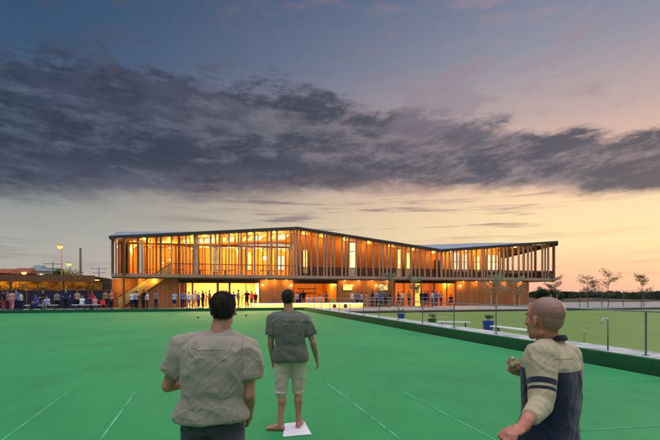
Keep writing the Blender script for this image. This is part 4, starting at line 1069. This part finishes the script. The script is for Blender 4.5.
# bicycle against the cladding
t = thing('bicycle', 'bicycle leaning on the cladding between the bright room and the orange bar', 'bicycle', (U(275,46.2), 46.2, GZ))
for sx in (-.52, .52):
    w = MB(); w.tube([(sx+.32*math.cos(a),0,.34+.32*math.sin(a)) for a in [2*math.pi*k/28 for k in range(29)]], .02, 8, cap=False); tw = w.build('wheel', mat('pale_tyre', (.5,.42,.3), .6), t)
    sp = MB()
    for k in range(14): a = 2*math.pi*k/14; sp.tube([(sx,0,.34),(sx+.31*math.cos(a),0,.34+.31*math.sin(a))], .003, 4)
    sp.build('spoke_set', M_steel, tw)
fr_ = MB()
for a, b in (((-.52,0,.34),(-.12,0,.32)),((-.52,0,.34),(-.2,0,.78)),((-.12,0,.32),(-.22,0,.85)),((-.12,0,.32),(.36,0,.76)),((-.2,0,.78),(.34,0,.82)),((.33,0,.92),(.52,0,.34))): fr_.tube([a, b], .017, 8)
fr_.build('frame', M_steeld, t); MB().ell((-.23,0,.9), (.13,.06,.035)).build('saddle', M_black, t, smooth=True); MB().tube([(.26,-.25,.98),(.33,-.1,.95),(.33,.1,.95),(.26,.25,.98)], .014, 8).build('handlebar', M_steel, t)

# bowls on the green
bl = mat('bowl_black', (.012,.013,.013), .25, .6)
bpos = [(198.3,318.2,'leftmost bowl, alone left of the dark head of the nearest man'),(231.5,318.4,'nearer one of the two bowls just right of the dark head'),(236,315.2,'farther one of the two bowls just right of the dark head'),(246.2,316.2,'rightmost bowl, between the heads of the two men in T-shirts')]
for x, y, l in bpos:
    p = ground_at(x, y); ob = MB().ell((0,0,0), (.068,.062,.068), None, 24).build('bowl', bl, smooth=True); ob.location = (p.x, p.y, .068)
    props(ob, 'black '+l, 'lawn bowl', 'lawn bowls far down the green')

# ------------------------------------------------------------------ rails, benches and pots on the right
RU = 9.42
rl = thing('railing', 'grey steel post and rail fence along the pale path between the two greens', 'railing', (RU, 20, .3))
v = 4.93; vs_ = []
while v < 41: vs_.append(v); v += 2.65
for v in vs_:
    p_ = MB().tube([(RU,v,.305),(RU,v,1.27)], .021, 10).build('post', M_steeld, rl, True); MB().box(RU-.06, RU+.06, v-.06, v+.06, .306, .316).build('base_plate', M_steeld, p_, True)
MB().tube([(RU,vs_[0]-.3,1.29),(RU,vs_[-1],1.29)], .019, 10).build('rail', M_steel, rl, True)
MB().tube([(RU,vs_[4],.80),(RU,vs_[-1],.80)], .011, 8).build('wire', M_steel, rl, True); MB().tube([(RU,vs_[4],1.05),(RU,vs_[-1],1.05)], .011, 8).build('wire', M_steel, rl, True)
# rail fence along the far side of the path, in front of the clubhouse
rl = thing('railing', 'low steel railing on the paving right of the lit bench, in front of people', 'railing', (16, 42.2, GZ))
for k in range(8):
    u = 15.6+k*1.25; MB().tube([(u,42.2,GZ),(u,42.2,1.2)], .03, 8).build('post', M_steel, rl, True)
for z in (1.22, .9, .6): MB().tube([(15.6,42.2,z),(24.4,42.2,z)], .022 if z > 1 else .012, 8).build('rail', M_steel, rl, True)

def plant_leaves(mb, c, r, n, size, rnd, mi=0):
    for _ in range(n):
        d = Vector((rnd.gauss(0,1), rnd.gauss(0,1), rnd.gauss(0,1))).normalized()*rnd.random()**.45
        p = Vector((c[0]+d.x*r[0], c[1]+d.y*r[1], c[2]+d.z*r[2])); a = Vector((rnd.gauss(0,1), rnd.gauss(0,1), rnd.gauss(0,.7))).normalized()
        b = a.cross(Vector((rnd.gauss(0,1), rnd.gauss(0,1), rnd.gauss(0,1)))).normalized(); s_ = size*rnd.uniform(.6, 1.4)
        mb.add([p-a*s_, p+b*s_*.42, p+a*s_, p-b*s_*.42], [(0,1,2,3)], mi)
def pot(x, y, r, h, m, label, tall, seed):
    p = ground_at(x, y); t = thing('plant_pot', label, 'plant pot', p, 0, 'glazed plant pots along the lawn')
    MB().lathe([(r*.68,0),(r*.72,.02),(r*.95,h*.85),(r*1.05,h*.9),(r*1.05,h),(r*.92,h),(r*.88,h-.06),(.01,h-.06)], n=26).build('pot', m, t, smooth=False)
    rnd = random.Random(seed); mb = MB(); st_ = MB()
    for k in range(7):
        a = rnd.uniform(0, 6.28); q = (math.cos(a)*r*.6, math.sin(a)*r*.6, h+tall*rnd.uniform(.5, 1)); st_.tube([(0,0,h-.07), (q[0]*.5,q[1]*.5,h+tall*.4), q], .006, 5)
        plant_leaves(mb, q, (.09,.09,.08), 26, .035, rnd)
    st_.build('stem', M_bark, t); mb.build('foliage', M_leaf, t)
M_blue = mat('blue_glaze', (.02,.075,.42), .25, .6, .1, 4); M_grn = mat('green_glaze', (.015,.12,.05), .3, .6, .1, 4)
pot(488.3, 332.5, .245, .50, M_blue, 'large bright blue plant pot beside the white benches', .2, 1); pot(432, 325.2, .23, .34, M_grn, 'dark green plant pot, the middle of three along the lawn', .18, 2)
pot(401, 320, .25, .40, MATS['blue_glaze'], 'small blue plant pot, the farthest of three along the lawn', .25, 3)
# slim white benches on the lawn
def slim_bench(a, b, h, label):
    a, b = Vector((*a, 0)), Vector((*b, 0)); c = (a+b)/2; L = (b-a).length; rz = math.atan2((b-a).y, (b-a).x)
    t = thing('bench', label, 'bench', c, rz, 'slim white benches on the lawn')
    for k in (-1, 1): MB().box(-L/2, L/2, k*.085-.075, k*.085+.075, h-.045, h).build('slat', M_white, t, bevel=.006)
    for sx in (-1, 1):
        q = sx*L*.36; MB().box(q-.03, q+.03, -.03, .03, .03, h-.047).build('leg', M_steeld, t); MB().box(q-.04, q+.04, -.2, .2, 0, .03).build('foot', M_steeld, t)
        MB().box(q-.025, q+.025, -.15, .15, h-.08, h-.047).build('bracket', M_steeld, t)
slim_bench(ground_at(438,330.5)[:2], ground_at(470,331.5)[:2], .42, 'white bench between the green pot and the large blue pot')
slim_bench((10.75,14.9), (10.75,12.5), .42, 'higher white bench right of the large blue pot')
slim_bench((10.36,13.9), (10.36,12.2), .24, 'lower white bench right in front of the higher one')
# hooked post, thin marker posts
p = Vector((9.34, 9.34/1.102, .305))
t = thing('hooked_post', 'walking-stick shaped post with a curled white top on the path at the right', 'post', (p.x, p.y, .305))
hp = [(0,0,0),(0,0,.70)]+[(-.075+.075*math.cos(a),0,.70+.075*math.sin(a)) for a in [math.pi*k/10 for k in range(1, 11)]]+[(-.15,0,.64)]
dr = cf(1,0); mk = lambda L: [(dr.x*x, dr.y*x, z) for x, y, z in L]
MB().tube(mk(hp[:2]), .016, 10).build('shaft', mat('brown_metal', (.16,.11,.07), .5), t, smooth=True); MB().tube(mk(hp[1:]), .021, 10).build('hook', mat('pale_grip', (.5,.48,.46), .5), t, smooth=True)
def marker(x, y, h, z, label, m):
    p = ground_at(x, y, z); t = thing('marker_post', label, 'post', (p.x, p.y, z), 0, 'thin marker posts beside the lawn')
    MB().tube([(0,0,0),(0,0,h)], .014, 8).build('shaft', m, t); MB().lathe([(.016,h),(.02,h+.02),(.012,h+.05)], n=10).build('tip', M_white, t)
M_yel = mat('faded_yellow_paint', (.42,.30,.06), .6)
marker(584.2, 348, .50, 0, 'thin yellowish marker post left of the walking-stick shaped post', M_yel)
marker(445.6, 331, .62, 0, 'thin yellowish marker post at the left end of the white bench by the green pot', M_yel)

# ------------------------------------------------------------------ trees
def sapling(px, v, ytop, ybase, label, seed, crown=1., lean=0., dens=1., group='young trees', stakes=True, m=None, z=GZ):
    rnd = random.Random(seed); u = U(px, v); h = zat(ytop, u, v)-z
    t = thing('young_tree', label, 'tree', (u, v, z), 0, group)
    tr = MB(); cr = MB(); tips = []
    pts = [Vector((0,0,0))]
    for k in range(1, 8): pts.append(pts[-1]+Vector((rnd.uniform(-.05,.05)+lean*.03, rnd.uniform(-.05,.05), h*.93/7)))
    tr.tube(pts, [.045*(1-.11*k) for k in range(8)], 8)
    for k in range(13):
        i = rnd.choice((2,3,3,4,4,5,5,6,6,7)); a = rnd.uniform(0, 6.28); L = h*rnd.uniform(.12,.27)*crown*(1.25-.09*i)
        p0 = pts[i]; p1 = p0+Vector((math.cos(a)*L*.5, math.sin(a)*L*.5, L*.35)); p2 = p1+Vector((math.cos(a+.3)*L*.5, math.sin(a+.3)*L*.5, L*.45))
        tr.tube([p0,p1,p2], [.018,.011,.005], 5); tips += [p1, p2, (p1+p2)/2]
        for _ in range(2):
            b = a+rnd.uniform(-1,1); q = p1+Vector((math.cos(b), math.sin(b), rnd.uniform(.1,.9)))*L*.35; tr.tube([p1,q], [.008,.004], 4); tips.append(q)
    for p in tips: plant_leaves(cr, p, (.26*crown,.26*crown,.22), int(26*dens), .066, rnd)
    tr.build('trunk', M_bark, t); cr.build('crown', m or M_leaf, t)
    if stakes:
        for sx in (-1, 1): MB().beam((sx*.35,0,0), (sx*.35,0,1.35), .06, .06).build('stake', mat('pale_stake', (.5,.45,.38), .7), t)
        MB().box(-.35,.35,-.015,.015,1.1,1.16).build('tie', M_black, t)
M_leafg = mat('leaf_silver_green', (.31,.36,.22), .7, .3, .35, 2.)
sapling(389, 43.2, 272, 309, 'small tree in front of the right small window, at the end of the railing', 1, 1.1, dens=1., m=M_leafg, stakes=False)
sapling(413, 43.4, 276, 309, 'small tree in front of the orange doorway', 2, 1.1, dens=1., m=MATS['leaf_silver_green'], stakes=False)
sapling(494, 43.0, 277, 307, 'staked young tree with spreading crown before the plain cladding, left of its neighbour', 3, 2.0, dens=1.3, m=MATS['leaf_silver_green'])
sapling(517, 44.0, 274, 307, 'staked young tree near the right corner of the cladding', 4, 1.7, dens=1.1, m=MATS['leaf_silver_green'])
fg = 'bare young trees along the far fence'
M_leafs = mat('leaf_sparse_brown', (.20,.175,.115), .8, .2, .4, 2.)
for k, (x, yt, l) in enumerate(((554,275,'thin young tree just right of the deck end, above the bald head'),(588,273.5,'thin young tree at the far fence, second from the left'),
        (608,271.5,'tallest thin young tree with the widest crown at the far fence'),(641.5,276.5,'thin young tree at the far fence nearest the right edge'))):
    sapling(x, 36.2, yt, 309, l, 20+k, 1.25 if k != 2 else 1.7, dens=.6, group=fg, m=MATS['leaf_sparse_brown'], z=GZ, stakes=k in (0,))

def shrub(name, label, loc, r, n, size, seed, m, group=None, cat='shrub'):
    rnd = random.Random(seed); t = thing(name, label, cat, loc, 0, group); cr = MB(); tr = MB()
    for k in range(9):
        a = rnd.uniform(0, 6.28); q = rnd.uniform(.2, .75); c = (r[0]*q*math.cos(a), r[1]*q*math.sin(a), r[2]*rnd.uniform(.35, .78))
        tr.tube([(0,0,0),(c[0]*.5,c[1]*.5,c[2]*.6),c], [.05,.035,.015], 5); plant_leaves(cr, c, (r[0]*.5,r[1]*.5,r[2]*.42), n//9, size, rnd)
    tr.build('trunk', M_bark, t); cr.build('crown', m, t)
def at(px, v, z=0): return (U(px, v), v, z)
shrub('bush', 'dark rounded bush in the gap under the end of the deck', at(541, 58, .2), (1.6,1.4,2.2), 2600, .13, 5, M_leafd)
shrub('bush', 'dark low bush behind the bald head, right of the one under the deck', at(552, 66, .2), (2.4,1.6,2.0), 2600, .14, 6, M_leafd)
# woodland belt on the right horizon, scrubby bank below it
rnd = random.Random(11); mb = MB()
for _ in range(34000):
    a = rnd.random(); px = 520+a*210; Z = 88+rnd.uniform(-5,9); c = cw((px-330)*Z/F, Z)
    top = 1.75+.45*noise.noise(Vector((px*.045, 1, 0)))+.35*noise.noise(Vector((px*.16, 4, 0)))-.3
    z = .2+(top+.2)*rnd.random()**.75
    p = Vector((c.x, c.y, z)); A = Vector((rnd.gauss(0,1), rnd.gauss(0,1), rnd.gauss(0,1))).normalized(); B = A.cross(Vector((rnd.gauss(0,1), rnd.gauss(0,1), 1))).normalized(); s_ = rnd.uniform(.08,.26)
    mb.add([p-A*s_, p+B*s_*.6, p+A*s_, p-B*s_*.6], [(0,1,2,3)])
props(mb.build('woodland', M_leafd), 'low green belt of scrub and trees along the right horizon', 'woodland', kind='stuff')
mb = MB(); nx, ny = 90, 10; 
for j in range(ny+1):
    for i in range(nx+1):
        u = 20+i*1.7; v = 50+j*4.5; tt = j/ny
        z = -.25+1.25*math.sin(min(1, tt*1.6)*math.pi/2)*(.9+.25*noise.noise(Vector((u*.12, v*.12, 0))))+.1*noise.noise(Vector((u*.7, v*.7, 2)))
        z *= min(1, max(0, (u-36-(v-50)*.2)/12)); mb.v.append((u, v, z-.02))
for j in range(ny):
    for i in range(nx): k = j*(nx+1)+i; mb.f.append((k,k+1,k+nx+2,k+nx+1)); mb.mi.append(0)
props(mb.build('terrain', M_scrub, smooth=True), kind='structure')
# wire fence at the far side of the right green
f0, f1 = 37.5, 75.5; fv = 37.4
fe = thing('wire_fence', 'tall wire mesh fence on slim posts beyond the right green', 'fence', (f0, fv, GZ))
u = f0; ft = 1.95
while u < f1:
    MB().tube([(u,fv,-.2),(u,fv,ft)], .035, 8).build('post', M_steeld, fe, True); u += 2.9
MB().tube([(f0,fv,ft-.03),(f1,fv,ft-.03)], .022, 6).build('top_rail', M_steeld, fe, True)
mb = MB(); u = f0
while u < f1-.0:
    for s_ in (1, -1):
        a = Vector((u, fv, .2)); b = Vector((u+s_*1.7, fv, 1.9)); w = Vector((.0025,0,0)); mb.add([a-w, a+w, b+w, b-w], [(0,1,2,3)])
    u += .085
mb.build('wire_mesh', M_steeld, fe, True)

# ------------------------------------------------------------------ left side: navy fence, bank, street and houses
t = thing('board_fence', 'dark navy board fence behind the people on the left terrace', 'fence', (-20, 47.5, GZ))
uF0, uF1 = -58, U(110, 47.5)
MB().box(uF0, uF1, 47.5, 47.56, GZ, 1.92).build('board_panel', M_navy, t, True); MB().box(uF0, uF1, 47.46, 47.6, 1.922, 1.98).build('top_rail', M_postd, t, True)
k = uF0
while k < uF1: MB().box(k-.05, k+.05, 47.42, 47.497, GZ, 1.92).build('post', M_postd, t, True); k += 2.6
props(MB().box(-140, -11.3, 58.5, 200, -.2, 3.4).build('terrain', M_earth), kind='structure')
t = thing('shed', 'long low open shed with dark flat roof and amber lit back wall', 'shed', (-36, 52, GZ))
pr = MB().box(-62, -11.2, 49.6, 57.5, 3.12, 3.40).build('roof', M_dark, t, True); MB().box(-62.1, -11.1, 49.5, 49.597, 2.80, 3.48).build('fascia', M_postd, pr, True)
MB().box(-62, -11.2, 53, 53.2, GZ, 3.118).build('wall', mat('amber_board', (.36,.21,.08), .8, .3, .6, .8, stretch=(1,1,1.5)), t, True)
k = -60
while k < -11.5: MB().box(k-.08, k+.08, 49.75, 49.91, GZ, 3.118).build('post', M_postd, t, True); k += 4.6
for x, e in ((-2,150),(9,70),(22,26),(40,9),(66,40),(74,12),(96,3)):
    u = U(x, 51.5); MB().box(u-.3, u+.3, 51.4, 51.6, 3.02, 3.10).build('ceiling_light', emit('amber_tube', (1,.5,.1), 3.), t, True); lamp('POINT', (u, 51.5, 2.85), e, (1,.5,.06), .1, parent=t)
M_leafy = mat('leaf_dry_olive', (.13,.11,.04), .85, .2, .5, 1.)
shl_ = [(3,'far left behind the navy fence, at the picture edge'),(14,'behind the navy fence left of the blue shirt'),(27,'behind the navy fence above the left end of the far bench'),(38,'behind the navy fence above the blue shirt'),(52,'behind the navy fence above the right end of the far bench'),(63,'behind the navy fence below the brighter street lamp'),(76,'behind the navy fence below the tall plain pole'),(88,'behind the navy fence left of the clubhouse, second nearest to it'),(101,'behind the navy fence right beside the clubhouse')]
for k, (x, l) in enumerate(shl_):
    v = 54.5+(k*37 % 5); u = U(x, v); v = 48.4; u = U(x, v); shrub('bush', 'olive bush '+l, (u, v, .2), (1.0+.3*(k%3),.45,1.9+.45*(k%2)), 700, .10, 40+k, M_leafy, 'bushes between the navy fence and the shed')
shrub('bush', 'dark bush above the shed roof below the dimmer street lamp', at(66, 66, 3.4), (1.8,1.2,1.3), 1500, .12, 77, M_leafd)
def street_lamp(x, y, v, zb, label, e):
    v = max(v, 60); u = U(x, v); z = zat(y, u, v); zb = 3.4; t = thing('street_lamp', label, 'street lamp', (u, v, zb), 0, 'lit street lamps')
    MB().tube([(0,.6,0),(0,.6,z-zb-.4),(0,.45,z-zb+.1),(0,0,z-zb+.16)], [.08,.05,.04,.03], 8).build('pole', M_steeld, t)
    MB().box(-.22,.22,-.3,.3,z-zb+.06,z-zb+.2).build('lamp_head', M_steeld, t, bevel=.03); MB().ell((0,0,z-zb-.05), (.30,.30,.24)).build('lamp_glass', emit('sodium_glow', (1,.36,.08), 2.6), t, smooth=True)
    lamp('POINT', (u, v-1.2, z-.9), e, (1,.5,.1), .3, parent=t)
street_lamp(60, 246.5, 57.5, 2.6, 'street lamp glowing brightest, the taller one above the shed roof', 500)
street_lamp(69, 264, 66, 3.4, 'dimmer lower street lamp right of the brightest one', 200)
street_lamp(-3, 270, 62, 3.4, 'low lamp at the left picture edge over the shed', 300)
street_lamp(24, 272.5, 66, 3.4, 'small lamp in front of the red roofed house', 60)
def pole(x, y0, v, zb, label, arms, r=.09):
    u = U(x, v); h = zat(y0, u, v)-zb; t = thing('utility_pole', label, 'pole', (u, v, zb), 0, 'poles on the left skyline')
    MB().tube([(0,0,0),(0,0,h)], [r, r*.75], 8).build('shaft', M_steeld, t)
    for a in arms: MB().box(-a[1], a[1], -.05, .05, h-a[0]-.1, h-a[0]).build('crossarm', M_postd, t)
pole(80.5, 248, 63, 3.4, 'tall plain pole with no crossarm on the left skyline', [], .17); pole(53, 262, 90, 3.4, 'power pole with two crossarms near the houses', [(.3,1.6),(1.2,1.3)]); pole(99, 267, 110, 3.4, 'farthest power pole with crossarms just left of the clubhouse', [(.3,1.8),(1.3,1.4)])
def house(x0, x1, yw, yr, v, mw, mr, label, hip=True, wins=((.2,.4),(.6,.8))):
    a, b = U(x0, v), U(x1, v); u = (a+b)/2; zw, zr = zat(yw, u, v), zat(yr, u, v); zb = 3.45; d = 8
    t = thing('house', label, 'house', (u, v, zb))
    MB().box(a, b, v, v+d, zb, zw).build('wall', mw, t, True); o_ = .4; i_ = (b-a)*.2 if hip else 0
    MB().add([(a-o_,v-o_,zw),(b+o_,v-o_,zw),(b+o_,v+d+o_,zw),(a-o_,v+d+o_,zw),(a-o_+i_,v+d/2,zr),(b+o_-i_,v+d/2,zr)], [(0,1,5,4),(1,2,5),(2,3,4,5),(3,0,4),(0,3,2,1)]).build('roof', mr, t, True)
    for p, q in wins:
        x, y = a+(b-a)*p, a+(b-a)*q; z0, z1 = zw-1.9, zw-.5
        w = MB().box(x-.08, y+.08, v-.06, v-.003, z0-.08, z1+.08).build('window', M_white, t, True)
        pn = MB().box(x, y, v-.09, v-.062, z0, z1); vo = [Vector(q_)-Vector(t.location) for q_ in pn.v]; pn.v = [tuple(q_) for q_ in vo]; pn.build('pane', M_win if q < .5 else M_black, w)
M_win = emit('house_window_lit', (1,.66,.25), 1.2)
M_brick = mat('brick', (.30,.10,.06), .9, .2, .3, 3); M_tile = mat('roof_tile', (.30,.075,.035), .8, .3, .3, 4); M_rend = mat('render_white', (.6,.6,.56), .8); M_teal = mat('roof_grey_teal', (.16,.24,.25), .6)
house(-22, 6, 273, 267.5, 86, M_brick, M_tile, 'brick house with red roof at the left picture edge'); house(7, 27, 273.5, 267, 92, M_brick, M_tile, 'brick house with red roof, second from the left edge')
house(29, 36, 270, 264, 98, M_teal, M_teal, 'narrow teal grey building between the brick and the white house'); house(37, 51, 271, 266.5, 92, M_rend, M_teal, 'white rendered house with grey roof on the left skyline')
